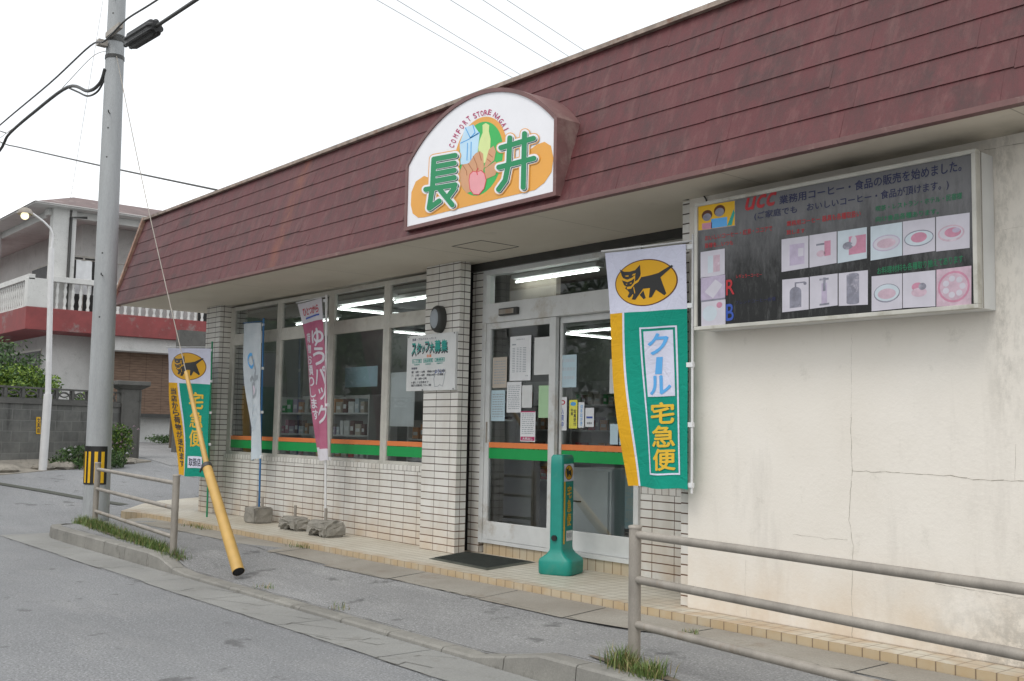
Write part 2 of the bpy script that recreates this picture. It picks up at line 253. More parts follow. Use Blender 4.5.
# ------------------------------------------------------------------ mesh building
class MB:
    def __init__(s): s.v = []; s.f = []; s.mi = []; s.mats = []; s.sm = []
    def mid(s, m):
        if m not in s.mats: s.mats.append(m)
        return s.mats.index(m)
    def add(s, vs, fs, m, smooth=False):
        o = len(s.v); k = s.mid(m); s.v += [Vector(v) for v in vs]
        for f in fs: s.f.append([i+o for i in f]); s.mi.append(k); s.sm.append(smooth)
        return s
    def box(s, a, b, m, bev=0):
        x0, y0, z0 = [min(a[i], b[i]) for i in range(3)]; x1, y1, z1 = [max(a[i], b[i]) for i in range(3)]
        if bev:
            bm = bmesh.new(); bmesh.ops.create_cube(bm, size=1)
            for v in bm.verts: v.co = Vector(((x0+x1)/2+v.co.x*(x1-x0), (y0+y1)/2+v.co.y*(y1-y0), (z0+z1)/2+v.co.z*(z1-z0)))
            bmesh.ops.bevel(bm, geom=bm.edges[:], offset=bev, segments=2, affect='EDGES', profile=.5)
            bm.verts.index_update(); r = s.add([v.co.copy() for v in bm.verts], [[v.index for v in f.verts] for f in bm.faces], m); bm.free(); return r
        vs = [(x0, y0, z0), (x1, y0, z0), (x1, y1, z0), (x0, y1, z0), (x0, y0, z1), (x1, y0, z1), (x1, y1, z1), (x0, y1, z1)]
        return s.add(vs, [(0, 3, 2, 1), (4, 5, 6, 7), (0, 1, 5, 4), (1, 2, 6, 5), (2, 3, 7, 6), (3, 0, 4, 7)], m)
    def hexa(s, p, m):  # 8 points bottom 4 then top 4
        return s.add(p, [(0, 3, 2, 1), (4, 5, 6, 7), (0, 1, 5, 4), (1, 2, 6, 5), (2, 3, 7, 6), (3, 0, 4, 7)], m)
    def tube(s, pts, r, m, n=12, caps=True):
        pts = [Vector(p) for p in pts]; rs = r if isinstance(r, (list, tuple)) else [r]*len(pts); vs = []; fs = []
        prev = None
        for i, p in enumerate(pts):
            d = (pts[min(i+1, len(pts)-1)]-pts[max(i-1, 0)]).normalized()
            if prev is None: a = d.orthogonal().normalized()
            else: a = (prev-d*prev.dot(d)).normalized()
            prev = a; b = d.cross(a)
            for k in range(n): t = 2*math.pi*k/n; vs.append(p+(a*math.cos(t)+b*math.sin(t))*rs[i])
        for i in range(len(pts)-1):
            for k in range(n): fs.append((i*n+k, i*n+(k+1) % n, (i+1)*n+(k+1) % n, (i+1)*n+k))
        s.add(vs, fs, m, True)
        if caps: s.add(vs[:n], [tuple(range(n))[::-1]], m); s.add(vs[-n:], [tuple(range(n))], m)
        return s
    def prism(s, pts, off, m, caps=True):  # planar polygon extruded by vector off
        pts = [Vector(p) for p in pts]; n = len(pts); off = Vector(off); vs = pts+[p+off for p in pts]
        tr = tessellate_polygon([pts]); fs = [tuple(t) for t in tr]+[tuple(i+n for i in t) for t in tr] if caps else []
        return s.add(vs, fs+[(i, (i+1) % n, (i+1) % n+n, i+n) for i in range(n)], m)
    def poly2(s, pts, fn, m, sub=0):  # 2-D polygon mapped through fn
        P = [Vector((p[0], p[1], 0)) for p in pts]; tr = [[(P[i].x, P[i].y) for i in t] for t in tessellate_polygon([P])]
        return s.tris2(tr, fn, m, sub)
    def tris2(s, tr, fn, m, sub=0):
        vs = []; fs = []
        st = list(tr)
        while st:
            a, b, c = st.pop()
            if sub:
                L = [math.dist(a, b), math.dist(b, c), math.dist(c, a)]; k = L.index(max(L))
                if L[k] > sub:
                    if k == 1: a, b, c = b, c, a
                    elif k == 2: a, b, c = c, a, b
                    h = ((a[0]+b[0])/2, (a[1]+b[1])/2); st.append((a, h, c)); st.append((h, b, c)); continue
            o = len(vs); vs += [fn(*a), fn(*b), fn(*c)]; fs.append((o, o+1, o+2))
        return s.add(vs, fs, m)
    def build(s, name, parent=None, origin=None, mats=None):
        me = bpy.data.meshes.new(name)
        o = origin if origin is not None else (None if parent is None else PW[parent.name])
        if o is None: o = Vector((0, 0, 0))
        o = Vector(o)
        me.from_pydata([v-o for v in s.v], [], s.f)
        for m in s.mats: me.materials.append(MATS[m])
        me.polygons.foreach_set('material_index', s.mi); me.polygons.foreach_set('use_smooth', s.sm); me.update()
        bm = bmesh.new(); bm.from_mesh(me)
        ob = bpy.data.objects.new(name, me); COL.objects.link(ob); bm.free()
        if parent is None: ob.location = o
        else:
            ob.parent = parent; ob.location = o-PW[parent.name]
        PW[ob.name] = o
        return ob
PW = {}
def tag(o, label, cat, group=None, kind=None):
    if label: o['label'] = label
    if cat: o['category'] = cat
    if group: o['group'] = group
    if kind: o['kind'] = kind
    return o
def thing(name, label, cat, loc, group=None):
    o = bpy.data.objects.new(name, None); COL.objects.link(o); o.location = loc; o.empty_display_size = .1; PW[o.name] = Vector(loc)
    return tag(o, label, cat, group)
def struct(o): o['kind'] = 'structure'; return o
def copy_tree(o, loc=None, parent=None):
    c = o.copy(); COL.objects.link(c)
    if parent is not None: c.parent = parent
    if loc is not None: c.location = loc
    PW[c.name] = Vector(c.location)
    for ch in [x for x in bpy.data.objects if x.parent == o]: copy_tree(ch, None, c)
    return c
_gc = {}
def glyph(txt, bold=0.):
    key = (txt, bold)
    if key in _gc: return _gc[key]
    cu = bpy.data.curves.new('t', 'FONT'); cu.body = txt; cu.offset = bold; cu.resolution_u = 3; cu.fill_mode = 'FRONT'
    ob = bpy.data.objects.new('t', cu); COL.objects.link(ob); bpy.context.view_layer.update()
    me = bpy.data.meshes.new_from_object(ob.evaluated_get(bpy.context.evaluated_depsgraph_get()))
    me.calc_loop_triangles(); tr = [[(me.vertices[i].co.x, me.vertices[i].co.y) for i in t.vertices] for t in me.loop_triangles]
    bpy.data.objects.remove(ob); bpy.data.curves.remove(cu); bpy.data.meshes.remove(me)
    xs = [p[0] for t in tr for p in t] or [0, 1]; ys = [p[1] for t in tr for p in t] or [0, 1]
    _gc[key] = (tr, min(xs), max(xs), min(ys), max(ys)); return _gc[key]
EYE = Vector((0, 0, H))
def text(mb, s, x, y, w, h, fn, m, bold=0., sub=0, ital=0.):
    """fit s into the box x..x+w, y..y+h (y downwards) of fn's 2-D space; bold = stroke growth as a share of the letter height"""
    tr, x0, x1, y0, y1 = glyph(s, 0.)
    if not tr: return
    k = lambda p, dx, dy: (x+dx+w*((p[0]-x0)/(x1-x0))+ital*h*((p[1]-y0)/(y1-y0)-.5), y+dy+h*(1-(p[1]-y0)/(y1-y0)))
    n = max(1, len(s)); bx, by = bold*.55*w/n, bold*.55*h
    sh = [(0, 0)] if bold < .015 else [(-bx, 0), (bx, 0), (0, by), (0, -by)]
    for i, (dx, dy) in enumerate(sh):
        g2 = (lambda u, v, e=i*.00012: (lambda q: q+(EYE-q).normalized()*e)(fn(u, v))) if i else fn
        mb.tris2([[k(p, dx, dy) for p in t] for t in tr], g2, m, sub)
def vtext(mb, s, x, y, w, h, fn, m, bold=0., sub=0, gap=.12, ital=0.):
    n = len(s); ch = h/n
    for i, c in enumerate(s):
        if c == ' ': continue
        if c == 'ー': mb.poly2([(x+w*.42, y+i*ch+ch*.08), (x+w*.60, y+i*ch+ch*.08), (x+w*.52, y+i*ch+ch*.92), (x+w*.36, y+i*ch+ch*.92)], fn, m, sub)
        elif c in 'っゃゅょャュョッ': text(mb, c, x+w*.3, y+i*ch+ch*.15, w*.6, ch*.6, fn, m, bold, sub, ital)
        else: text(mb, c, x, y+i*ch+ch*gap/2, w, ch*(1-gap), fn, m, bold, sub, ital)
def rect(x0, y0, x1, y1): return [(x0, y0), (x1, y0), (x1, y1), (x0, y1)]
def ell(cx, cy, rx, ry, n=40): return [(cx+rx*math.cos(2*math.pi*i/n), cy+ry*math.sin(2*math.pi*i/n)) for i in range(n)]
def frame_poly(mb, x0, y0, x1, y1, t, ty, fn, m, sub=0):
    for q in (rect(x0, y0, x1, y0+ty), rect(x0, y1-ty, x1, y1), rect(x0, y0+ty, x0+t, y1-ty), rect(x1-t, y0+ty, x1, y1-ty)): mb.poly2(q, fn, m, sub)
def line2(mb, pts, w, fn, m, sub=0, eps=None):
    """polyline of flat capsules in fn space"""
    for i in range(len(pts)-1):
        a, b = Vector(pts[i]), Vector(pts[i+1]); d = b-a
        if d.length < 1e-9: continue
        d.normalize(); ang = math.atan2(d.y, d.x); out = []
        for k in range(9): t = ang-math.pi/2+math.pi*k/8; out.append((b.x+w*math.cos(t), b.y+w*math.sin(t)))
        for k in range(9): t = ang+math.pi/2+math.pi*k/8; out.append((a.x+w*math.cos(t), a.y+w*math.sin(t)))
        g = fn if eps is None else (lambda x, y, e=i*eps: fn(x, y, e))
        mb.poly2(out, g, m, sub)
def leaves(mb, c, rad, n, size, m, seed=0, flat=1., hollow=.0, m2=None):
    rd = random.Random(seed); c = Vector(c); cl = [(Vector((rd.gauss(0, .5), rd.gauss(0, .5), rd.gauss(0, .5)))) for _ in range(max(6, n//60))]
    for _ in range(n):
        k = rd.choice(cl); p = k+Vector((rd.gauss(0, .2), rd.gauss(0, .2), rd.gauss(0, .18)))
        if p.length > 1.15: p = p.normalized()*rd.uniform(.8, 1.15)
        p = Vector((c.x+p.x*rad[0], c.y+p.y*rad[1], c.z+p.z*rad[2]))
        d = Vector((rd.gauss(0, 1), rd.gauss(0, 1), rd.gauss(0.4, .7))).normalized(); e = d.orthogonal().normalized(); e = (Matrix.Rotation(rd.uniform(0, 6.28), 3, d) @ e); g = d.cross(e)
        L = size*rd.uniform(.6, 1.3); W = L*.42; mm = m2 if (m2 and rd.random() < .35) else m
        mb.add([p-e*L*.5, p+g*W*.5+d*L*.06, p+e*L*.5, p-g*W*.5+d*L*.06], [(0, 1, 2), (0, 2, 3)], mm)
# ================================================================== GROUND
def g(x, y=0):
    if x > -15: return 0.
    if x > -20: return .5*(-15-x)/5
    if x > -22: return .5+.16*(-20-x)/2
    if x > -29: return .66+.21*(-22-x)/7
    return .87
PZ = .19   # porch level
mb = MB(); xs = [-140, -60, -40, -29, -22, -20, -19, -18, -17, -16, -15, -13, 0, 20, 140]; ys = [-140, -40, -12, 0, 2, 4, 5, 6, 8, 12, 20, 40, 140]
vs = [(x, y, g(x)) for y in ys for x in xs]; n = len(xs)
mb.add(vs, [(j*n+i, j*n+i+1, (j+1)*n+i+1, (j+1)*n+i) for j in range(len(ys)-1) for i in range(n-1)], 'road_asphalt')
struct(mb.build('road'))
# driveway / yard soil beyond the gate
mb = MB(); q = [(-21.9, 8.3), (-23, 8.3), (-29, 8.6), (-34, 9), (-34, 20), (-21, 20), (-20.4, 11)]
mb.add([(x, y, g(x)+.006) for x, y in [(-20.6, 8.4), (-22, 8.4), (-22, 18), (-20.6, 18)]], [(0, 3, 2, 1)], 'walk_asphalt')
mb.add([(x, y, g(x)+.006) for x, y in [(-22, 8.4), (-29, 8.4), (-29, 22), (-22, 22)]], [(0, 3, 2, 1)], 'walk_asphalt')
struct(mb.build('path'))
# dark drain line across the side street mouth
mb = MB()
def hitg(px, py):
    d = ray(px, py); t = 1.
    while t < 80:
        p = Vector((0, 0, H))+d*t
        if p.z <= g(p.x): break
        t += .01
    return p
pts = [(-8, 482.5), (40, 490.5), (84, 498.5), (125, 505)]; w = .11
L = [hitg(*p) for p in pts]
for a, b in zip(L[:-1], L[1:]):
    d = (b-a).normalized().cross(Vector((0, 0, 1)))*w; u = Vector((0, 0, .006))
    mb.add([a-d+u, b-d+u, b+d+u, a+d+u], [(0, 1, 2, 3)], 'mat_edge')
struct(mb.build('road_drain_line'))
# gutter apron with cracks
def hk(x):
    if x < -9.95: return .135
    if x < -9.45: return .135+(x+9.95)/.5*(.03-.135)
    if x < -5.0: return .03
    if x < -4.45: return .03+(x+5.0)/.55*.105
    return .135
KY = 3.93  # kerb face
def kyf(x):
    return KY if x > -13 else KY+.9*((-13-x)/1.4)**2.2
mb = MB(); rd = random.Random(3)
x = -13.8; 
while x < 14:
    w = 1.2+rd.uniform(-.1, .1); dy = rd.uniform(-.02, .02)
    mb.add([(x+.004, 3.53+dy, .004), (x+w-.004, 3.53+dy, .004), (x+w-.004, kyf(x+w), .004), (x+.004, kyf(x), .004)], [(0, 1, 2, 3)], 'gutter_concrete'); x += w
for _ in range(9):
    cx = rd.uniform(-11, -3); pts = [(cx, 3.5)]; 
    for k in range(6): pts.append((pts[-1][0]+rd.uniform(-.05, .22), pts[-1][1]+rd.uniform(.02, .1)))
    for a, b in zip(pts[:-1], pts[1:]): mb.add([(a[0], a[1], .007), (b[0], b[1], .007), (b[0]+.005, b[1]+.007, .007), (a[0]+.004, a[1]+.005, .007)], [(0, 1, 2, 3)], 'crack_dirt')
x = -13.5; y0s = 3.515; mat('crack_dirt', (.07, .065, .055), .9, .3)
while x < 9:   # ragged seam between apron and road
    w = rd.uniform(.1, .3); y = 3.515+rd.uniform(-.012, .012)
    a_ = rd.uniform(.0, .004); b_ = rd.uniform(.001, .006); mb.add([(x, y0s-a_, .0075), (x+w, y-b_, .0075), (x+w, y+b_*.5, .0075), (x, y0s+a_*.6, .0075)], [(0, 1, 2, 3)], 'crack_dirt'); y0s = y; x += w
struct(mb.build('gutter_apron'))
# kerb stones
mb = MB(); x = -14.35
while x < 14:
    w = .6; a, b = x+.004, x+w-.004; bz = .012
    segs = [a, (a+b)/2, b]
    for p, q in zip(segs[:-1], segs[1:]):
        y0, y1 = kyf(p), kyf(q); s = .14
        h0, h1 = hk(p), hk(q)
        if p < -13.6: h0 = .135*max(.25, 1-(-13.6-p)/1.0)
        if q < -13.6: h1 = .135*max(.25, 1-(-13.6-q)/1.0)
        mb.hexa([(p, y0, -.1), (q, y1, -.1), (q, y1+s, -.1), (p, y0+s, -.1), (p, y0+.02, h0-bz), (q, y1+.02, h1-bz), (q, y1+s, h1-bz), (p, y0+s, h0-bz)], 'kerb_concrete')
        mb.hexa([(p, y0+.02, h0-bz), (q, y1+.02, h1-bz), (q, y1+s, h1-bz), (p, y0+s, h0-bz), (p, y0+.035, h0), (q, y1+.035, h1), (q, y1+s, h1), (p, y0+s, h0)], 'kerb_concrete')
    x += w
struct(mb.build('kerb'))
# sidewalk: slopes from the kerb top to the porch
mb = MB(); X = [-16.2, -15.4, -14.8, -14.3, -13.9, -13.4, -13, -12, -11, -10, -9.7, -9.4, -9, -8, -7, -6, -5.2, -4.9, -4.6, -4.4, -4, -2, 2, 14]
T = [0, .12, .3, .5, .75, 1.]
def wz(x, t):
    h = hk(x)
    if x < -13: h = .135*max(0, 1-(-13-x)/1.3)
    if x < -13.6: h = .135*max(.25, 1-(-13.6-x)/1.0)
    elif x < -13: h = .135
    if x < -14.45: h = g(x)+.004
    e = .135 if x > -14 else max(g(x)+.006, .135-(-14-x)*.09)
    return h-.006+(e-h+.006)*t
vs = []
for x in X:
    y0 = (kyf(x) if x > -14.3 else kyf(-14.3)+(-14.3-x)*1.0)+.13
    for t in T: vs.append((x, y0+(5.40-y0)*t if x > -14.5 else y0+max(.01, (5.4-y0))*t, wz(x, t)))
m = len(T)
mb.add(vs, [(i*m+j, (i+1)*m+j, (i+1)*m+j+1, i*m+j+1) for i in range(len(X)-1) for j in range(m-1)], 'walk_asphalt')
struct(mb.build('sidewalk'))
# concrete strip of covers in front of the porch
mb = MB(); x = -13.9; k = 0
while x < 14:
    w = rd.uniform(.95, 1.25); y0 = 5.02+rd.uniform(-.04, .03)
    mb.add([(a, b, wz(a, .72 if b < 5.2 else 1.)+.004) for a, b in [(x+.006, y0), (x+w-.006, y0+rd.uniform(-.02, .02)), (x+w-.006, 5.405), (x+.006, 5.405)]], [(0, 1, 2, 3)], 'strip_concrete'); x += w
struct(mb.build('drain_cover_strip'))
# grass tufts
mb = MB(); rg = random.Random(8)
def soilpatch(x0, y0, x1, y1, w, z):
    n = 24; a = [(x0+(x1-x0)*i/n, y0+(y1-y0)*i/n-w*rg.uniform(.6, 1)*math.sin(math.pi*(i+.3)/(n+.6))) for i in range(n+1)]; b = [(x0+(x1-x0)*i/n, y0+(y1-y0)*i/n+w*rg.uniform(.6, 1)*math.sin(math.pi*(i+.3)/(n+.6))) for i in range(n+1)]
    for i in range(n): mb.add([(*a[i], wz(a[i][0], .1)+z), (*a[i+1], wz(a[i+1][0], .1)+z), (*b[i+1], wz(b[i+1][0], .1)+z), (*b[i], wz(b[i][0], .1)+z)], [(0, 1, 2, 3)], 'soil')
soilpatch(-13.8, 4.45, -9.7, 4.12, .13, .009); soilpatch(-4.3, 4.18, -3.5, 4.10, .07, .009)
struct(mb.build('soil'))
mb = MB(); x = -13.2; yy = None   # ragged joint between kerb and sidewalk
while x < 9:
    w_ = rg.uniform(.05, .22); y1 = KY+.142+rg.uniform(-.006, .012); k_ = rg.uniform(.001, .009)
    if yy is not None: mb.add([(x, yy[0]-.002, wz(x, 0)+.012), (x+w_, y1-.002, wz(x+w_, 0)+.012), (x+w_, y1+k_, wz(x+w_, 0)+.012), (x, yy[0]+yy[1], wz(x, 0)+.012)], [(0, 1, 2, 3)], 'crack_dirt')
    yy = (y1, k_); x += w_
x = -12.6; yy = None
while x < 9:
    w_ = rg.uniform(.05, .25); y1 = 5.015+rg.uniform(-.014, .014); k_ = rg.uniform(.001, .012)*(1 if rg.random() < .7 else 0)
    if yy is not None: mb.add([(x, yy[0], wz(x, .72)+.007), (x+w_, y1, wz(x+w_, .72)+.007), (x+w_, y1+k_, wz(x+w_, .72)+.007), (x, yy[0]+yy[1], wz(x, .72)+.007)], [(0, 1, 2, 3)], 'crack_dirt')
    yy = (y1, k_); x += w_
struct(mb.build('ground_seams'))
def grass(name, spots, label_n, h=.09, seed=1, dry=.15):
    r = random.Random(seed); mb = MB()
    for (x0, y0, x1, y1, n, z) in spots:
        for _ in range(n):
            t = r.random(); x = x0+(x1-x0)*t+r.gauss(0, .03); y = y0+(y1-y0)*t+r.gauss(0, .045)
            a = r.uniform(0, 6.28); hh = h*r.uniform(.35, 1.25)*(.6+.7*abs(math.sin(x*7+seed))); ln = hh*r.uniform(.2, .9); w = r.uniform(.0015, .0034)
            dx, dy = math.cos(a), math.sin(a); px, py = -dy*w, dx*w
            m = 'grass_dry' if r.random() < dry else 'grass_blade'
            mb.add([(x-px, y-py, z), (x+px, y+py, z), (x+dx*ln*.4+px*.8, y+dy*ln*.4+py*.8, z+hh*.6), (x+dx*ln*.4-px*.8, y+dy*ln*.4-py*.8, z+hh*.6), (x+dx*ln, y+dy*ln, z+hh)], [(0, 1, 2, 3), (3, 2, 4)], m)
    return tag(mb.build(name), None, None, None, 'stuff')
o = grass('grass', [(-13.7, 4.45, -10.1, 4.12, 4200, .12), (-13.4, 4.5, -12.4, 4.35, 800, .12), (-10.05, 4.1, -9.75, 4.12, 240, .09)], 1, .082, 2, .10)
o['label'] = 'strip of green grass growing along the kerb under the left railing'; o['category'] = 'grass'
o = grass('grass', [(-4.08, 4.16, -3.70, 4.08, 1000, .12)], 2, .085, 5, .25)
o['label'] = 'clump of grass at the foot of the right railing post'; o['category'] = 'grass'
o = grass('grass', [(-4.42, 5.1, -4.35, 5.12, 40, .14), (-8.1, 4.12, -8.0, 4.12, 40, .04), (-9.9, 5.38, -9.6, 5.38, 70, .14), (-12.6, 5.36, -11.9, 5.36, 120, .14), (-6.9, 4.1, -6.8, 4.1, 25, .04)], 3, .045, 9, .3)
o['label'] = 'small weeds growing in the cracks of the sidewalk'; o['category'] = 'weeds'
# ================================================================== SHOP BUILDING
shop = thing('shop_building', 'low white tiled corner shop with a maroon shingled overhanging roof and glass front', 'shop', (-9, 6.3, PZ))
XL, XR = -14.0, 4.5; YD, YW, YC, YF = 6.43, 6.26, 6.13, 5.63; ZS = 3.01; XD0, XD1 = -8.13, -6.05; XR0 = -4.83
# porch slab
mb = MB(); A = atZ(121, 511, PZ); B = atZ(143, 503.5, PZ); C2 = atZ(160, 500.5, PZ); D2 = atZ(190, 498, PZ)
pl = [(A.x, A.y), (-13.9, 5.36), (-12.9, 5.40), (-11, 5.41), (XR, 5.41), (XR, 6.6), (-14.2, 6.6), (-14.2, 8.2), (D2.x-.6, 8.2), (D2.x, D2.y), (C2.x, C2.y), (B.x, B.y)]
mb.prism([(x, y, PZ) for x, y in pl], (0, 0, -.35), 'floor_tile'); mb.build('porch_floor', shop)
# right rendered wall
mb = MB(); mb.box((XR0, YF, PZ-.002), (XR, YF+.25, ZS+.2), 'cream_stucco', .006)
mb.box((XR0, YF+.25, PZ), (XR0+.2, YD+.1, ZS+.2), 'cream_stucco')
def crack(pts, w=.004, seed=1):
    r = random.Random(seed); P = []
    for (x0, z0), (x1, z1) in zip(pts[:-1], pts[1:]):
        n = max(2, int(math.dist((x0, z0), (x1, z1))/.03))
        for k in range(n): t = k/n; P.append((x0+(x1-x0)*t+r.gauss(0, .0025), z0+(z1-z0)*t+r.gauss(0, .0025)))
    P.append(pts[-1])
    for a, b in zip(P[:-1], P[1:]):
        ww = w*.55*r.uniform(.3, 1); 
        dx, dz = b[0]-a[0], b[1]-a[1]; L = math.hypot(dx, dz) or 1; nx, nz = -dz/L*ww/2, dx/L*ww/2
        mb.add([(a[0]-nx, YF-.0015, a[1]-nz), (b[0]-nx, YF-.0015, b[1]-nz), (b[0]+nx, YF-.0015, b[1]+nz), (a[0]+nx, YF-.0015, a[1]+nz)], [(0, 1, 2, 3)], 'mold')
mat('mold', (.27, .24, .19), .9, .2)
cp = [atY(x, y, YF) for x, y in [(851, 418), (852, 470), (849, 520), (853, 545), (852, 590), (853, 640)]]; crack([(p.x, p.z) for p in cp], .0045)
cp = [atY(x, y, YF) for x, y in [(853, 471), (900, 473), (950, 476), (985, 480), (1024, 481)]]; crack([(p.x, p.z) for p in cp], .006, 12)
cp = [atY(x, y, YF) for x, y in [(1016, 445), (1015, 480)]]; crack([(p.x, p.z) for p in cp], .003, 13)
cp = [atY(x, y, YF) for x, y in [(792, 534), (825, 538), (848, 540)]]; crack([(p.x, p.z) for p in cp], .003, 2)
cp = [atY(x, y, YF) for x, y in [(935, 584), (975, 590), (1024, 598)]]; crack([(p.x, p.z) for p in cp], .004, 3)
cp = [atY(x, y, YF) for x, y in [(746, 560), (745, 590), (747, 616)]]; crack([(p.x, p.z) for p in cp], .002, 4)
cp = [atY(x, y, YF) for x, y in [(852, 333), (851, 418)]]; crack([(p.x, p.z) for p in cp], .002, 6)
cp = [atY(x, y, YF) for x, y in [(985, 149), (1024, 143)]]; crack([(p.x, p.z) for p in cp], .006, 5)
cp = [atY(x, y, YF) for x, y in [(992, 232), (1024, 226)]]; crack([(p.x, p.z) for p in cp], .002, 7)
mb.build('rendered_wall', shop)
mb = MB(); mb.box((XR0-.085, YF+.03, PZ-.002), (XR0-.002, YD+.05, ZS), 'wall_tile'); mb.build('corner_pilaster', shop)
mb = MB(); mb.box((-8.72, YC, PZ-.002), (-8.147, YW-.002, ZS), 'wall_tile', .004); mb.build('tiled_column', shop)
mb = MB(); mb.box((-14.02, YC, PZ-.002), (-13.57, YC+.4, ZS), 'wall_tile', .004)
mb.box((-14.5, YC+.45, PZ-.3), (-14.06, 14, ZS), 'wall_tile'); mb.build('corner_wall', shop)
mb = MB(); mb.box((-13.568, YW, PZ-.002), (-8.45, YW+.06, .93), 'wall_tile'); mb.box((-13.566, YW-.003, .932), (-8.45, YW+.10, .99), 'cap_tile', .006)
mb.box((-6.045, YD, PZ-.002), (XR0-.09, YD+.12, .872), 'wall_tile'); mb.box((-6.045, YD-.003, .874), (XR0-.09, YD+.12, .935), 'cap_tile', .006); mb.build('low_wall', shop)
mb = MB(); mb.box((-8.075, YD-.003, PZ-.002), (-6.045, YD+.14, .29), 'sill_tile', .004); mb.build('door_step', shop)
# shutter channel and box
mb = MB(); mb.box((-8.62, YD-.03, PZ), (-8.31, YD+.1, ZS), 'black'); mb.box((-8.40, YD-.06, PZ), (-8.37, YD-.032, ZS-.07), 'sign_brown'); mb.box((-8.62, YW+.1, ZS-.075), (XR0-.09, YW+.16, ZS), 'dark_metal'); mb.build('shutter_channel', shop)
mb = MB(); mb.box((-8.305, YD-.02, PZ), (-8.135, YD+.1, ZS-.07), 'wall_tile'); mb.build('tiled_jamb', shop)
# soffit
mb = MB(); mb.box((-14.78, 5.13, ZS), (XR, 6.7, ZS+.05), 'soffit_board'); mb.build('soffit', shop)
mb = MB(); hc = [atZ(x, y, ZS) for x, y in [(451, 246), (484, 240), (517, 247), (488, 252)]]
hx0, hx1, hy0, hy1 = -7.56, -7.14, 5.58, 6.01; z = ZS-.003
for a, b in [((hx0, hy0), (hx1, hy0+.008)), ((hx0, hy1), (hx1, hy1+.008)), ((hx0, hy0), (hx0+.008, hy1)), ((hx1, hy0), (hx1+.008, hy1))]: mb.box((a[0], a[1], z), (b[0], b[1], ZS-.0005), 'dark_metal')
mb.build('soffit_hatch', shop)
# mansard roof
YE, ZE, YT, ZT = 5.10, 3.02, 5.50, 4.26; XE = -14.78
mb = MB(); nrm = Vector((0, -(ZT-ZE), (YT-YE))).normalized(); sl = Vector((0, YT-YE, ZT-ZE)); rd = random.Random(11); NC = 7
base = Vector((0, YE, ZE))
mb.add([(XE, YE+.02, ZE), (XR, YE+.02, ZE), (XR, YT+.02, ZT), (XE, YT+.02, ZT)], [(0, 1, 2, 3)], 'black')
for c in range(NC):
    x = XE+.01-rd.uniform(0, .5); j = 0
    while x < XR:
        w = rd.uniform(.86, .95); x0 = max(x, XE+.005); x1 = min(x+w, XR); jog = rd.uniform(-.0032, .0032)+.004*math.sin(x*1.7+c) if c else .0
        t0 = c/NC+jog; t1 = (c+1)/NC+.01
        a = base+sl*t0+nrm*.013; b = base+sl*min(t1, 1)+nrm*.006; e = base+sl*t0+nrm*.002
        tilt = rd.uniform(-.0045, .001)
        if x1 > x0+.02:
            P = [Vector((x0, a.y, a.z+tilt)), Vector((x1-.0005, a.y, a.z-tilt)), Vector((x1-.0005, b.y, b.z)), Vector((x0, b.y, b.z)), Vector((x0, e.y, e.z+tilt)), Vector((x1-.002, e.y, e.z-tilt))]
            mb.add(P, [(0, 1, 2, 3), (4, 5, 1, 0), (4, 0, 3), (1, 5, 2)], 'maroon_shingle')
        x += w; j += 1
mb.build('mansard_roof', shop)
mb = MB(); mb.box((XE-.03, YE-.03, ZE-.025), (XR, YE+.03, ZE+.006), 'sign_brown'); mb.build('eave_trim', shop)
mb = MB()
mb.hexa([(XE-.05, YE-.04, ZE-.02), (XE+.01, YE-.04, ZE-.02), (XE+.01, YE+.1, ZE-.02), (XE-.05, YE+.1, ZE-.02), (XE-.05, YT-.05, ZT+.04), (XE+.01, YT-.05, ZT+.04), (XE+.01, YT+.1, ZT+.04), (XE-.05, YT+.1, ZT+.04)], 'trim_rust')
mb.build('verge_trim', shop)
mb = MB(); mb.box((XE-.04, YT-.05, ZT-.005), (XR, YT+.12, ZT+.03), 'coping'); mb.build('roof_coping', shop)
mb = MB(); mb.box((XE+.03, YT+.1, ZS+.1), (XR, 15, ZT-.1), 'interior_dark'); mb.prism([(XE, YE+.05, ZE), (XE, YT+.05, ZT-.02), (XE, 15, ZT-.02), (XE, 15, ZE)], (.03, 0, 0), 'maroon_shingle'); mb.build('roof_slab', shop)
# interior shell
mb = MB(); IY = 12.
mb.box((-14.05, YW+.5, PZ-.05), (XR0+.1, IY, PZ+.06), 'interior_floor'); mb.build('shop_floor', shop)
mb = MB(); mb.box((-14.06, IY, PZ), (XR0+.1, IY+.1, ZS), 'interior_wall'); mb.box((XR0+.0, YD+.12, PZ), (XR0+.1, IY, ZS), 'interior_wall'); mb.box((-14.055, YC+.45, PZ), (-13.98, IY, ZS), 'interior_wall'); mb.build('interior_walls', shop)
mb = MB(); mb.box((-14.0, YD+.11, 2.92), (XR0+.1, IY, 2.96), 'interior_wall'); mb.build('interior_ceiling', shop)
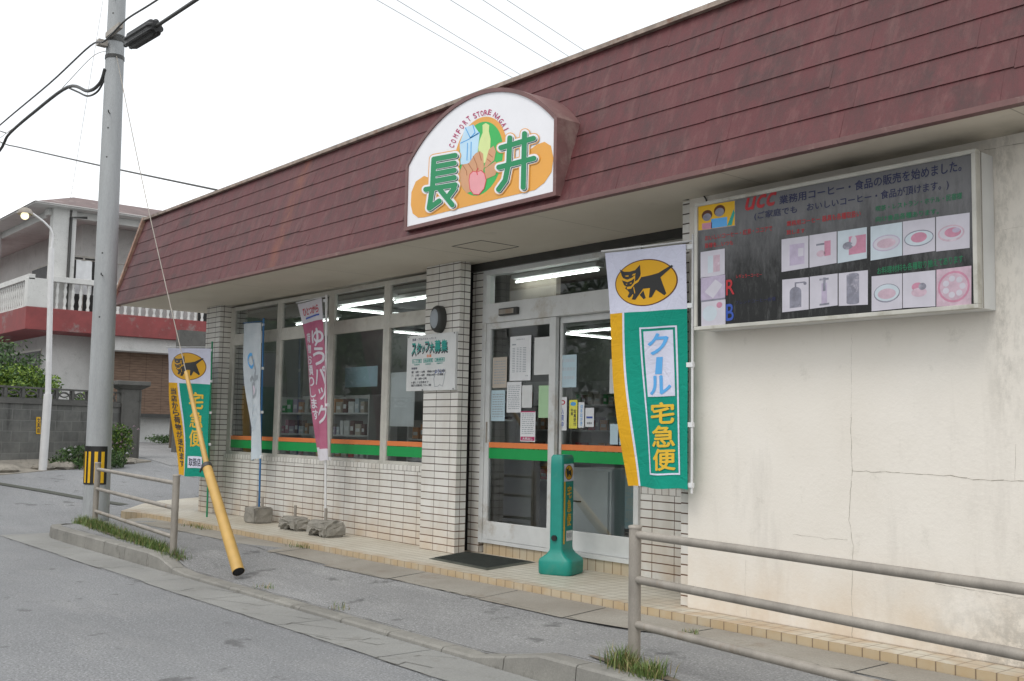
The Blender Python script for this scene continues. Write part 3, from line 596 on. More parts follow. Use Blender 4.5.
# window band
YG = 6.30; ztr0, ztr1 = 2.455, 2.61; zb, zt = .99, ZS-.03
mull = [(-13.568, -13.46), (-12.22, -12.10), (-10.93, -10.80), (-9.74, -9.62), (-8.80, -8.72)]
for i in range(4):
    x0, x1 = mull[i][1], mull[i+1][0]
    fo = MB(); 
    fo.box((mull[i][0]+(.0 if i == 0 else .062), YG-.012, zb), (x0, YG+.028, zt), 'alu', .003)
    fo.box((x1, YG-.012, zb), (mull[i+1][0]+.06, YG+.028, zt), 'alu', .003)
    fo.box((x0, YG-.010, ztr0), (x1, YG+.028, ztr1-.05), 'alu', .003); fo.box((x0, YG-.004, ztr1-.05), (x1, YG+.028, ztr1), 'alu', .003)
    fo.box((x0, YG-.012, zt-.05), (x1, YG+.028, zt), 'alu', .003); fo.box((x0, YG-.016, zb), (x1, YG+.028, zb+.035), 'alu', .003)
    f = fo.build('window', shop)
    gm = MB(); gm.add([(x0, YG+.015, zb+.03), (x1, YG+.015, zb+.03), (x1, YG+.015, ztr0+.01), (x0, YG+.015, ztr0+.01)], [(0, 1, 2, 3)], 'window_glass')
    gm.add([(x0, YG+.015, ztr1-.01), (x1, YG+.015, ztr1-.01), (x1, YG+.015, zt-.04), (x0, YG+.015, zt-.04)], [(0, 1, 2, 3)], 'window_glass'); gm.build('pane', f)
    sm = MB(); sm.box((x0, YG+.006, 1.185), (x1, YG+.010, 1.235), 'stripe_orange'); sm.box((x0, YG+.006, 1.075), (x1, YG+.010, 1.180), 'stripe_green'); sm.build('glass_stripe', f)
# door front
fo = MB(); YG2 = YD+.02
fo.box((-8.13, YD-.03, .29), (-8.075, YD+.08, zt-.04), 'alu_white', .003); fo.box((-6.075, YD-.03, .29), (-6.02, YD+.08, zt-.04), 'alu_white', .003)
fo.box((-8.075, YD-.035, 2.41), (-6.075, YD+.10, 2.60), 'alu_white', .004); fo.box((-8.075, YD-.03, 2.89), (-6.075, YD+.08, zt-.04), 'alu_white', .003)
fo.box((-8.075, YD-.02, .292), (-6.075, YD+.1, .325), 'alu_white')
df = fo.build('door_frame', shop)
gm = MB(); gm.add([(-8.075, YG2, 2.6), (-6.075, YG2, 2.6), (-6.075, YG2, 2.9), (-8.075, YG2, 2.9)], [(0, 1, 2, 3)], 'window_glass'); gm.build('transom_pane', df)
sn = MB(); p0 = atY(508, 319, YD-.04); sn.box((-7.83, YD-.075, 2.465), (-7.56, YD-.035, 2.535), 'dark_metal', .008); sn.box((-7.82, YD-.079, 2.478), (-7.60, YD-.075, 2.522), 'galv'); sn.build('door_sensor', df)
def leaf(x0, x1, y, frame_l, frame_r):
    d = MB(); d.box((x0, y-.02, .325), (x0+frame_l, y+.025, 2.41), 'alu_white', .003); d.box((x1-frame_r, y-.02, .325), (x1, y+.025, 2.41), 'alu_white', .003)
    d.box((x0+frame_l, y-.018, .327), (x1-frame_r, y+.025, .50), 'alu_white', .003); d.box((x0+frame_l, y-.018, 2.35), (x1-frame_r, y+.025, 2.408), 'alu_white', .003)
    o = d.build('sliding_door', shop)
    q = MB(); q.add([(x0+frame_l, y, .5), (x1-frame_r, y, .5), (x1-frame_r, y, 2.35), (x0+frame_l, y, 2.35)], [(0, 1, 2, 3)], 'window_glass'); q.build('pane', o)
    q = MB(); q.box((x0+frame_l, y-.009, 1.205), (x1-frame_r, y-.005, 1.255), 'stripe_orange'); q.box((x0+frame_l, y-.009, 1.10), (x1-frame_r, y-.005, 1.20), 'stripe_green'); q.build('glass_stripe', o)
    return o
dl = leaf(-8.07, -7.065, YD+.0, .06, .085)
hd = MB(); hd.box((-8.045, YD-.028, 1.25), (-8.025, YD-.018, 1.45), 'galv'); hd.build('handle', dl)
leaf(-7.065, -6.08, YD+.055, .03, .03)
# right-hand window beside the door
fo = MB(); fo.box((-6.018, YD-.01, .935), (-5.98, YD+.06, zt-.04), 'alu'); fo.box((-4.96, YD-.01, .935), (-4.92, YD+.06, zt-.04), 'alu'); fo.box((-5.98, YD-.01, .935), (-4.96, YD+.06, .975), 'alu'); fo.box((-5.98, YD-.01, 2.89), (-4.96, YD+.06, zt-.04), 'alu'); fo.box((-5.98, YD-.01, 2.42), (-4.96, YD+.06, 2.6), 'alu')
f = fo.build('window', shop); gm = MB(); gm.add([(-5.98, YG2, .97), (-4.96, YG2, .97), (-4.96, YG2, 2.9), (-5.98, YG2, 2.9)], [(0, 1, 2, 3)], 'window_glass'); gm.build('pane', f)
# drainpipe
dp = MB(); dp.tube([(-14.13, YC+.2, PZ), (-14.13, YC+.2, ZS)], .055, 'pole_white', 14); dp.tube([(-14.13, YC+.2, 1.4), (-14.13, YC+.2, 1.46)], .065, 'galv', 14); dp.build('drainpipe', shop)
# ceiling lights; last few are hidden from view, added to light the interior
tubes = [(-7.4, 6.70, 0), (-10.7, 6.66, 0), (-11.45, 7.3, 1), (-9.75, 6.82, 0), (-13.1, 7.35, 0), (-10.9, 10.7, 0), (-11.65, 11.3, 1), (-6.0, 8.6, 0), (-5.6, 9.8, 0), (-13.5, 9.5, 1)]
tp = None
for i, (x, y, r) in enumerate(tubes):
    if tp is None:
        tp = thing('ceiling_light', 'lit fluorescent tube light on the shop ceiling seen through the glass', 'ceiling light', (x, y, 2.915), 'fluorescent lights inside the shop')
        b = MB(); b.box((x-.6, y-.05, 2.87), (x+.6, y+.05, 2.915), 'off_white', .004); b.build('housing', tp)
        b = MB(); b.tube([(x-.58, y, 2.845), (x+.58, y, 2.845)], .011, 'tube_light', 10); b.build('tube', tp)
    else:
        c = copy_tree(tp, (x, y, 2.915)); c.rotation_euler.z = math.pi/2*r
# ================================================================== SHOP NAME SIGN
YS = 5.06; sg = thing('shop_sign', 'arched white shop name sign with green characters on the maroon roof', 'sign', (-6.58, YS, 3.07))
sx0, sx1, sz0, szs = -7.555, -5.60, 3.075, 3.655
def arch(ins=0., n=32):
    a, b = sx0+ins, sx1-ins; top = 4.075-ins; pts = [(a, sz0+ins), (b, sz0+ins), (b, szs-ins*.3)]
    w = (b-a)/2; hgt = top-(szs-ins*.3); Rr = (w*w+hgt*hgt)/(2*hgt); cz = top-Rr; cx = (a+b)/2; a0 = math.asin(w/Rr)
    for i in range(1, n): t = a0-2*a0*i/n; pts.append((cx+Rr*math.sin(t), cz+Rr*math.cos(t)))
    pts.append((a, szs-ins*.3)); return pts
mb = MB(); P = arch(); n = len(P)
def yroof(z): return YE+(z-ZE)/(ZT-ZE)*(YT-YE)
vs = [(x, YS, z) for x, z in P]+[(x, max(YS+.03, yroof(z)), z) for x, z in P]; mb.add(vs, [(i, (i+1) % n, (i+1) % n+n, i+n) for i in range(n)], 'sign_brown')
Q = arch(.032); m2 = len(Q); mb.add([(x, YS, z) for x, z in P]+[(x, YS, z) for x, z in Q], [(i, (i+1) % n, (i+1) % n+n, i+n) for i in range(n)], 'sign_brown')
mb.add([(x, YS, z) for x, z in Q]+[(x, YS+.012, z) for x, z in Q], [(i, (i+1) % n, (i+1) % n+n, i+n) for i in range(n)], 'sign_brown'); mb.build('sign_case', sg)
for k in range(4):
    pass
mb = MB(); mb.prism([(x, YS+.012, z) for x, z in Q], (0, .01, 0), 'sign_face'); mb.build('sign_face', sg)
LV = [0]
def S(px_, py_, e=0):   # crop pixel (4.697x, origin 405,90) -> sign plane
    p = atY(405+px_/4.697, 90+py_/4.697, YS+.010); return Vector((p.x, YS+.0105-LV[0]-e, p.z))
def sp(mb, pts, m, lv, eps=None): LV[0] = lv; mb.poly2([(x, y) for x, y in pts], S, m)
mb = MB()
sp(mb, [(62, 600), (36, 580), (27, 540), (30, 480), (50, 430), (90, 403), (130, 420), (260, 465), (430, 420), (560, 300), (620, 255), (655, 243), (685, 262), (697, 320), (688, 385), (655, 435), (610, 470), (440, 510), (250, 557), (90, 598)], 'sign_orange', .0005)
ce = atY(405+346/4.697, 90+318/4.697, YS); tp_ = atY(405+352/4.697, 90+128/4.697, YS); Rr = (tp_.z-ce.z)
def W(x, z, e=0): return Vector((ce.x+x*Rr, YS+.0105-LV[0]-e, ce.z+z*Rr))
LV[0] = .001; mb.poly2(ell(0, 0, 1.04, 1.0, 60), W, 'sign_orange'); LV[0] = .0015; mb.poly2(ell(0, -.02, .90, .90, 60), W, 'food_leaf')
LV[0] = .002; mb.poly2(ell(.1, .0, .80, .84, 60), W, 'logo_green') if 0 else None
sp(mb, [(258, 250), (285, 175), (322, 162), (352, 205), (340, 310), (335, 345), (262, 350)], 'food_milk', .0025)
LV[0] = .003
for q in ([(262, 250), (300, 232), (345, 205)], [(285, 178), (308, 225), (350, 200)], [(295, 250), (292, 330)], [(312, 245), (310, 330)], [(320, 165), (330, 200), (308, 225)]): line2(mb, q, 2.2, S, 'ink_skyblue', eps=.00003)
sp(mb, [(365, 165), (380, 155), (397, 165), (395, 195), (403, 230), (400, 300), (375, 345), (350, 320), (345, 270), (352, 235), (366, 200)], 'food_bottle', .0027)
sp(mb, [(255, 400), (270, 350), (300, 345), (330, 300), (352, 286), (368, 300), (372, 360), (360, 440), (330, 470), (290, 485), (265, 450)], 'food_bread', .0031)
sp(mb, [(372, 365), (395, 280), (418, 262), (428, 290), (420, 330), (385, 362)], 'food_bread', .0033)
sp(mb, [(375, 370), (425, 335), (440, 360), (425, 400), (380, 420)], 'food_bread', .0034)
LV[0] = .0038
for q in ([(272, 352), (290, 380), (292, 400)], [(298, 345), (318, 375), (320, 395)], [(322, 312), (338, 350), (342, 375)], [(350, 292), (360, 330)], [(395, 300), (412, 315)], [(388, 325), (404, 338)]): line2(mb, q, 2.0, S, 'food_bread_line', eps=.00003)
ap = [(304, 425), (308, 398), (322, 384), (340, 388), (358, 380), (374, 394), (381, 425), (372, 462), (348, 490), (324, 488), (308, 465)]
sp(mb, [((x-343)*1.09+343, (y-436)*1.07+436) for x, y in ap], 'food_red', .0042); sp(mb, ap, 'food_pink', .0046)
LV[0] = .005; line2(mb, [(342, 398), (338, 380), (345, 368)], 2.2, S, 'food_red', eps=.00003)
nag = [[(140, 326), (134, 452)], [(140, 326), (240, 308)], [(138, 362), (236, 344)], [(136, 396), (236, 378)], [(135, 430), (236, 412)], [(102, 468), (240, 446)], [(132, 464), (118, 556)], [(118, 556), (165, 522)], [(168, 468), (226, 540)], [(236, 462), (208, 500)]]
sei = [[(455, 272), (608, 228)], [(445, 364), (610, 322)], [(497, 226), (492, 340), (475, 425), (444, 468)], [(566, 206), (560, 458)]]
for m, w, lv, ox, oy in (('sign_halo', 26, .005, 0, 0), ('sign_face', 21.5, .0062, 0, 0), ('sign_outline', 13.5, .0074, 4, 4.5), ('sign_face', 14.5, .0086, 0, 0), ('logo_green', 12.2, .0100, 0, 0)):
    LV[0] = lv; e = .0
    for st in nag+sei:
        for a, b in zip(st[:-1], st[1:]): line2(mb, [a, b], w, lambda x, y, ee=e, ox=ox, oy=oy: S(x+ox, y+oy, ee), m); e += .00003
arc = [(219, 262), (228, 240), (238, 216), (252, 194), (266, 172), (282, 152), (299, 135), (328, 121), (345, 114), (362, 109), (380, 106), (398, 104), (424, 117), (438, 129), (451, 145), (464, 163), (475, 184)]
LV[0] = .0012; s_ = 'COMFORTSTORENAGAI'
# two word gaps are part of the arc points
for i, ch in enumerate(s_):
    a = arc[max(0, i-1)]; b = arc[min(len(arc)-1, i+1)]; ang = math.atan2(b[1]-a[1], b[0]-a[0]); cx, cy = arc[i]
    fn = lambda x, y, cx=cx, cy=cy, an=ang: S(cx+x*math.cos(an)-y*math.sin(an), cy+x*math.sin(an)+y*math.cos(an))
    text(mb, ch, -7 if ch != 'I' else -2, -12, 14 if ch != 'I' else 4, 24, fn, 'ink_magenta', .05)
mb.build('sign_artwork', sg)
# ================================================================== COFFEE BOARD
YB = 5.43; cb = thing('advertising_board', 'weathered dark light box with faded food photos on the cream wall', 'advertising board', (-3.64, YF, 2.05))
bx0, bx1, bz0, bz1 = -4.60, -2.672, 2.06, 2.91
mb = MB(); t = .020
mb.box((bx0, YB+.012, bz0), (bx1, YF-.002, bz1), 'off_white', .004)
for a, b in [((bx0-.004, YB-.011, bz0-.004), (bx1+.004, YB+.04, bz0+t)), ((bx0-.004, YB-.011, bz1-t), (bx1+.004, YB+.04, bz1+.004)), ((bx0-.004, YB-.012, bz0+t), (bx0+t, YB+.04, bz1-t)), ((bx1-t, YB-.012, bz0+t), (bx1+.004, YB+.04, bz1-t))]: mb.box(a, b, 'frame_grey', .003)
mb.box((bx1+.004, YB+.045, bz0), (bx1+.007, YB+.050, bz1), 'galv'); mb.build('case', cb)
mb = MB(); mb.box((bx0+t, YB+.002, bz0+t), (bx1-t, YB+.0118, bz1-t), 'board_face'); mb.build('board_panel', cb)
def Bf(px_, py_, e=0):  # crop px (2.977x, origin 680,130)
    p = atY(680+px_/2.977, 130+py_/2.977, YB+.002); return Vector((p.x, YB+.0005-e, p.z))
mb = MB()
def quadtext(s, x0, y0, x1, y1, h0, h1, m, bold=0., it=0.):
    """text along a line from lower-left (x0,y0) to lower-right (x1,y1), heights h0..h1 in crop px"""
    def fn(u, v, e=0): 
        hx = h0+(h1-h0)*u; return Bf(x0+(x1-x0)*u, y0+(y1-y0)*u-hx*(1-v), .0005)
    text(mb, s, 0, 0, 1, 1, fn, m, bold, 0, it)
quadtext('ucc', 197, 240, 284, 222, 36, 38, 'ink_red_dark', .07, .10)
quadtext('業務用コーヒー・食品の販売を始めました。', 296, 222, 838, 122, 25, 34, 'ink_navy', .03)
quadtext('(ご家庭でも　おいしいコーヒー・食品が頂けます。)', 222, 270, 800, 178, 24, 32, 'ink_navy', .022)
quadtext('業務用コーヒー 器具も各種取扱い', 318, 287, 538, 258, 15, 20, 'ink_red_dark', .02)
quadtext('致します', 318, 312, 372, 306, 14, 14, 'ink_red_dark', .02)
quadtext('喫茶・レストラン・ホテル・民宿様', 583, 243, 840, 205, 16, 20, 'ink_green', .03)
quadtext('向け食品各種あります。', 583, 275, 770, 250, 17, 18, 'ink_green', .03)
quadtext('お料理材料も各種取り揃えてあります', 588, 430, 843, 395, 20, 24, 'ink_green', .035)
quadtext('おいしいコーヒー・紅茶・ココアで', 75, 330, 275, 300, 15, 16, 'ink_red_dark', .02)
quadtext('皆様を…いつも', 75, 352, 158, 342, 15, 14, 'ink_red_dark', .02)
quadtext('レギュラーコーヒー', 168, 442, 244, 436, 12, 12, 'ink_red_dark', .01)
quadtext('R', 138, 492, 162, 488, 44, 46, 'ink_red_dark', .03); quadtext('B', 138, 568, 160, 566, 48, 50, 'ink_blue', .03)
quadtext('ブレンドコーヒー各種', 165, 520, 285, 508, 11, 12, 'ink_navy', .01)
mb.build('lettering', cb)
PH = []
def ph(x0, y0, x1, y1, hl, hr, m):
    global mb
    mb = MB(); PH.append(mb)
    def fn(u, v, e=0): return Bf(x0+(x1-x0)*u, y0+(y1-y0)*u+(hl+(hr-hl)*u)*v, .0008+e)
    mb.poly2(rect(0, 0, 1, 1), fn, m); return fn
def blob(fn, cx, cy, rx, ry, m, e): mb.poly2(ell(cx, cy, rx, ry, 20), lambda x, y: fn(x, y, e), m)
def bar(fn, a, b, c, d, m, e): mb.poly2(rect(a, b, c, d), lambda x, y: fn(x, y, e), m)
f = ph(303, 326, 383, 315, 97, 95, 'photo_white'); bar(f, .3, .2, .85, .85, 'photo_lilac', .0003); bar(f, .62, .35, .82, .6, 'photo_white', .0006)
f = ph(386, 314, 467, 302, 96, 94, 'photo_white'); bar(f, .55, .25, .78, .72, 'photo_rose', .0003); bar(f, .25, .3, .55, .36, 'photo_grey', .0004); blob(f, .42, .62, .16, .1, 'photo_pink', .0003)
f = ph(470, 302, 557, 289, 95, 93, 'photo_blue'); bar(f, .38, .22, .97, .8, 'photo_rose', .0003); blob(f, .35, .5, .18, .12, 'photo_grey', .0005); blob(f, .55, .38, .1, .17, 'photo_white', .0006); bar(f, .2, .42, .5, .47, 'photo_grey', .0007)
f = ph(568, 288, 662, 274, 101, 100, 'photo_blue'); blob(f, .5, .55, .44, .24, 'photo_lilac', .0003); blob(f, .5, .55, .40, .21, 'photo_white', .0005); blob(f, .5, .56, .3, .14, 'photo_pink', .0007)
f = ph(664, 273, 760, 260, 101, 100, 'photo_white'); blob(f, .5, .55, .46, .24, 'photo_grey', .0003); blob(f, .5, .55, .43, .21, 'photo_blue', .0005); blob(f, .5, .53, .25, .15, 'photo_rose', .0007)
f = ph(763, 259, 863, 246, 103, 105, 'photo_white'); blob(f, .45, .52, .40, .24, 'photo_pink', .0003); blob(f, .45, .51, .35, .19, 'photo_white', .0005); blob(f, .5, .5, .25, .14, 'photo_rose', .0007); blob(f, .6, .45, .12, .07, 'photo_lilac', .0009)
f = ph(305, 446, 384, 438, 97, 96, 'photo_white'); bar(f, .28, .45, .72, .9, 'photo_grey', .0003); blob(f, .5, .42, .22, .16, 'photo_grey', .0004); bar(f, .47, .12, .53, .3, 'photo_grey', .0005); bar(f, .5, .12, .85, .16, 'photo_grey', .0006); blob(f, .86, .18, .06, .05, 'photo_grey', .0007)
f = ph(387, 437, 470, 427, 96, 95, 'photo_white'); bar(f, .42, .25, .62, .9, 'photo_lilac', .0003); bar(f, .47, .08, .57, .5, 'photo_grey', .0004); bar(f, .35, .1, .68, .16, 'photo_grey', .0005); bar(f, .35, .88, .7, .94, 'photo_grey', .0005)
f = ph(473, 427, 560, 417, 97, 103, 'photo_white'); bar(f, .27, .1, .70, .92, 'photo_grey', .0003); blob(f, .485, .1, .215, .06, 'photo_grey', .0004); blob(f, .485, .92, .215, .05, 'photo_grey', .0005)
f = ph(571, 436, 662, 427, 104, 104, 'photo_white'); blob(f, .5, .52, .43, .27, 'photo_grey', .0003); blob(f, .5, .51, .40, .24, 'photo_blue', .0005); blob(f, .5, .54, .3, .15, 'photo_pink', .0007)
f = ph(664, 427, 761, 417, 103, 108, 'photo_white'); blob(f, .45, .42, .18, .12, 'photo_rose', .0003); blob(f, .5, .58, .24, .13, 'photo_pink', .0004); blob(f, .6, .42, .12, .1, 'photo_grey', .0005)
f = ph(764, 416, 868, 404, 110, 115, 'photo_pink'); blob(f, .5, .5, .46, .42, 'photo_rose', .0003); blob(f, .5, .5, .40, .36, 'photo_pink', .0005)
for k in range(7): blob(f, .5+.25*math.cos(k*.9), .5+.22*math.sin(k*.9), .09, .08, 'photo_white', .0007+k*.0001)
f = ph(62, 364, 134, 353, 78, 76, 'photo_white'); bar(f, .3, .2, .52, .85, 'photo_blue', .0003); bar(f, .52, .2, .8, .85, 'photo_pink', .0003)
f = ph(63, 440, 135, 430, 73, 74, 'photo_lilac'); mb.poly2([(.15, .6), (.6, .15), (.9, .4), (.5, .9)], lambda x, y: f(x, y, .0003), 'photo_white'); bar(f, 0, .93, 1, 1, 'photo_grey', .0005)
f = ph(64, 513, 136, 504, 72, 74, 'photo_white'); blob(f, .35, .5, .3, .32, 'photo_blue', .0003); blob(f, .75, .2, .12, .12, 'photo_rose', .0004)
f = ph(53, 226, 166, 208, 76, 78, 'photo_grey')
bar(f, .02, .03, .98, .97, 'hazard_yellow', .0003); blob(f, .25, .42, .14, .2, 'ink_brown', .0005); blob(f, .25, .5, .11, .15, 'photo_grey', .0007); bar(f, .12, .72, .38, .96, 'photo_rose', .0006)
blob(f, .58, .32, .15, .22, 'ink_brown', .0005); blob(f, .58, .38, .12, .17, 'photo_grey', .0007); bar(f, .36, .60, .78, .96, 'ink_skyblue', .0006); mb.poly2([(.78, .95), (.95, .35), (.98, .5), (.9, .95)], lambda x, y: f(x, y, .0008), 'ink_teal')
for q_ in PH: q_.build('photo_panel', cb)
# cable above the board
mb = MB(); pts = [atY(x, y, YF-.015) for x, y in [(676, 200), (688, 199.4), (691, 197), (703, 194.5), (706, 199), (707, 203)]]; mb.tube(pts, .006, 'dark_metal', 6)
tag(mb.build('cable', None, pts[0]), 'thin dark cable looping from the soffit into the top of the advertising board', 'cable')
# ================================================================== WALL LAMP, RECRUITMENT BOARD
wl = thing('wall_lamp', 'oval black bulkhead lamp with a grey lens on the tiled column', 'wall lamp', (-8.44, YC, 2.455))
mb = MB(); n = 24; vs = []
for k, (s, y) in enumerate([(1, 0), (1, -.06), (.9, -.085), (.72, -.09)]): vs += [(-8.44+.088*s*math.cos(2*math.pi*i/n), YC+y, 2.455+.135*s*math.sin(2*math.pi*i/n)) for i in range(n)]
mb.add(vs, [(k*n+i, k*n+(i+1) % n, (k+1)*n+(i+1) % n, (k+1)*n+i) for k in range(3) for i in range(n)], 'dark_metal', True); mb.build('lamp_case', wl)
mb = MB(); vs = []
for k, (s, y) in enumerate([(.72, -.088), (.6, -.105), (.3, -.112)]): vs += [(-8.44+.088*s*math.cos(2*math.pi*i/n), YC+y, 2.455+.135*s*math.sin(2*math.pi*i/n)) for i in range(n)]
mb.add(vs, [(k*n+i, k*n+(i+1) % n, (k+1)*n+(i+1) % n, (k+1)*n+i) for k in range(2) for i in range(n)]+[tuple(range(2*n, 3*n))], 'ink_grey', True); mb.build('lens', wl)
YN = 6.10; x0, x1, z0, z1 = -8.985, -8.155, 1.75, 2.315
rb = thing('recruitment_board', 'white staff recruitment board with teal lettering fixed on the tiled column', 'notice board', (-8.57, YC, 1.75))
mb = MB(); mb.box((x0, YN, z0), (x1, YN+.026, z1), 'off_white', .003); 
for a, b in [(.03, .02), (.97, .02), (.97, .98), (.35, .985)]: mb.box((x0+(x1-x0)*a-.006, YN-.004, z1+(z0-z1)*b-.006), (x0+(x1-x0)*a+.006, YN, z1+(z0-z1)*b+.006), 'dark_metal')
mb.build('panel', rb)
fn = lambda u, v, e=0: Vector((x0+(x1-x0)*u, YN-.0012-e, z1+(z0-z1)*v))
mb = MB()
text(mb, '急募・アルバイト・パート', .11, .055, .50, .045, fn, 'ink_navy', .03)
for i, ch in enumerate('スタッフ大募集'):
    w = [.10, .10, .07, .09, .10, .13, .13][i]; x = .10+sum([.10, .10, .07, .09, .10, .13, .13][:i])+.004*i
    hh = [.20, .17, .12, .16, .17, .20, .20][i]; yy = [.14, .14, .19, .13, .14, .12, .12][i]
    text(mb, ch, x+.008, yy+.035, w*.96, hh, lambda u, v, e=0: fn(u, v, .0), 'ink', .09); text(mb, ch, x, yy, w*.94, hh, lambda u, v, e=0: fn(u, v, .0012), 'ink_teal', .045)
text(mb, '急募', .42, .36, .10, .05, fn, 'stripe_orange', .04)
for i, s in enumerate(['レジ係', '商品管理', '清掃係']):
    frame_poly(mb, .12+i*.235, .43, .32+i*.235, .50, .008, .009, fn, 'ink_teal'); text(mb, s, .14+i*.235, .443, .16, .044, fn, 'ink_teal', .04); text(mb, '未経験者可', .16+i*.235, .515, .12, .025, fn, 'ink_teal', .02)
text(mb, '時間帯', .11, .575, .12, .04, fn, 'ink_navy', .03)
text(mb, '朝：8時～13時　時給620円～応相談', .11, .64, .70, .042, fn, 'ink', .035); text(mb, '夕：13時～18時　時給620円～応相談', .11, .70, .66, .042, fn, 'ink', .035)
text(mb, '夜：18時～23時', .18, .76, .25, .042, fn, 'ink', .035); text(mb, '※ 詳しくは店長まで', .11, .825, .36, .042, fn, 'ink', .035); text(mb, '電話又は直接お越し下さい。面接', .11, .88, .42, .04, fn, 'ink', .03)
for q in ([(.60, .70), (.58, .80), (.60, .93), (.66, .93), (.70, .90), (.76, .93), (.79, .80), (.80, .72)], [(.60, .76), (.56, .72)], [(.78, .74), (.82, .69)]): line2(mb, q, .004, fn, 'ink_grey')
text(mb, 'よろしく', .60, .63, .18, .07, fn, 'ink_blue', .03)
mb.build('lettering', rb)
# ================================================================== NOTICES ON GLASS
def notice(px, m, label, art=None, y=YD-.012, name='paper_notice', cat='notice'):
    P = [atY(a, b, y) for a, b in px]; xa = (P[0].x+P[3].x)/2; xb = (P[1].x+P[2].x)/2; za = (P[0].z+P[1].z)/2; zc = (P[2].z+P[3].z)/2
    mb = MB(); mb.box((xa, y, zc), (xb, y+.0022, za), m)
    f = lambda u, v, e=0: Vector((xa+(xb-xa)*u, y-.0006-e, za+(zc-za)*v))
    if art: art(mb, f)
    o = mb.build(name, None, (xa, y, zc)); tag(o, label, cat, None); return o
def lines(n, x0=.1, x1=.9, y0=.12, y1=.92, m='ink_grey', seed=0):
    def a(mb, f):
        r = random.Random(seed)
        for k in range(n):
            yy = y0+(y1-y0)*k/n; x = x0
            while x < x1-.03:
                w = r.uniform(.05, .18); mb.poly2(rect(x, yy, min(x+w, x1), yy+(y1-y0)/n*.38), f, m); x += w+r.uniform(.02, .05)
            
    return a
notice([(492.5, 357.5), (507, 357), (506.5, 387.5), (493, 388)], 'paper_tan', 'tan paper notice taped inside the left sliding door, upper left', lines(9, seed=1))
def tall(mb, f):
    text(mb, '営業時間のお知らせ', .3, .06, .4, .03, f, 'ink_grey', .02); mb.poly2(rect(.1, .17, .28, .20), f, 'ink_grey')
    for k in range(15):
        for a, b in ((.12, .25), (.32, .42), (.47, .56), (.62, .78)): mb.poly2(rect(a, .26+k*.038, b, .26+k*.038+.014), f, 'ink_grey')
    text(mb, '店長', .75, .88, .14, .03, f, 'ink_grey', .02)
notice([(509.8, 336.5), (531, 335.5), (530.5, 380), (510.2, 381.2)], 'white_sheet', 'large white timetable sheet at the top of the left sliding door', tall)
notice([(534.5, 337.5), (550.5, 336.5), (550.5, 374.5), (534, 374.8)], 'off_white', 'blank pale sheet in the upper right corner of the left sliding door')
notice([(491.3, 390.5), (505, 390), (504.5, 421), (491, 421)], 'paper_blue', 'pale bluish notice below the tan sheet on the left sliding door', lines(10, seed=2))
notice([(507, 382), (521.3, 381.8), (521, 412.5), (506.7, 412.6)], 'white_sheet', 'white typed notice just under the large timetable sheet', lines(13, seed=3))
notice([(521.8, 385.5), (532.2, 385), (531.8, 407.5), (521.8, 407.8)], 'off_white', 'small white slip between the typed notice and the green paper')
notice([(538.7, 385.6), (550.5, 385.3), (550.5, 418), (538.4, 417.6)], 'paper_green', 'pale green paper at the right edge of the left sliding door', lines(6, m='paper_green'))
def pinkbot(mb, f):
    mb.poly2(rect(.03, .84, .97, .97), f, 'ink_magenta'); text(mb, '大売出し', .15, .86, .7, .09, lambda u, v: f(u, v, .001), 'white_sheet', .04); lines(11, .1, .9, .08, .78)(mb, f)
    mb.poly2(rect(.02, .0, .98, .035), f, 'ink_magenta')
notice([(520.7, 411.3), (535.5, 411), (535, 442), (520, 441.2)], 'white_sheet', 'white leaflet with a magenta band at its foot above the orange stripe', pinkbot)
Y2 = YD+.042
notice([(560.3, 355), (576.8, 354.6), (576, 387.5), (560, 387.3)], 'paper_blue', 'pale sheet at upper left of the right sliding door', lines(3, m='photo_blue'), Y2)
notice([(610, 359), (625, 358.5), (625, 393.2), (609.2, 393.4)], 'off_white', 'white sheet half hidden behind the large green banner', None, Y2)
def st1(mb, f): mb.poly2(ell(.5, .16, .3, .07), f, 'ink_red'); mb.poly2(ell(.5, .16, .17, .04), lambda u, v: f(u, v, .001), 'white_sheet'); vtext(mb, '入荷中', .36, .32, .28, .6, f, 'ink_blue', .04)
notice([(558.8, 397.2), (566.8, 397), (566.5, 430.3), (558.8, 430.6)], 'white_sheet', 'white sticker with a red ring mark, leftmost of the four stickers', st1, Y2, 'sticker', 'sticker')
def st2(mb, f): mb.poly2(ell(.5, .14, .34, .07), f, 'ink_skyblue'); vtext(mb, '写真受付', .56, .34, .3, .58, f, 'ink', .05); vtext(mb, '年賀', .2, .3, .3, .25, f, 'ink', .04)
notice([(569.2, 400), (577.4, 399.8), (577, 428.3), (569, 428.6)], 'paper_yellow', 'yellow sticker among the four stickers on the right sliding door', st2, Y2, 'sticker', 'sticker')
notice([(578.3, 402.3), (584.3, 402), (584, 427.6), (578.3, 427.8)], 'white_sheet', 'narrow white sticker with a blue vertical line of writing', lambda mb, f: vtext(mb, '切手はがき', .35, .1, .38, .82, f, 'ink_skyblue', .04), Y2, 'sticker', 'sticker')
notice([(585.2, 408), (594, 407.8), (593.7, 426.8), (585.2, 427)], 'white_sheet', 'small white sticker with a blue bar, rightmost of the four stickers', lambda mb, f: (mb.poly2(rect(.15, .45, .85, .55), f, 'ink_blue'), text(mb, '加盟店', .2, .75, .6, .1, f, 'ink', .03)), Y2, 'sticker', 'sticker')
notice([(610, 424), (618, 424), (618, 444.5), (610, 444.5)], 'paper_blue', 'pale blue card standing above the stripe, left of a pair', None, Y2, 'paper_card', 'card')
notice([(619.5, 425.5), (626.5, 425.5), (626.5, 445), (619.5, 445)], 'paper_blue', 'pale blue card beside the yellow edge of the large banner', None, Y2, 'paper_card', 'card')
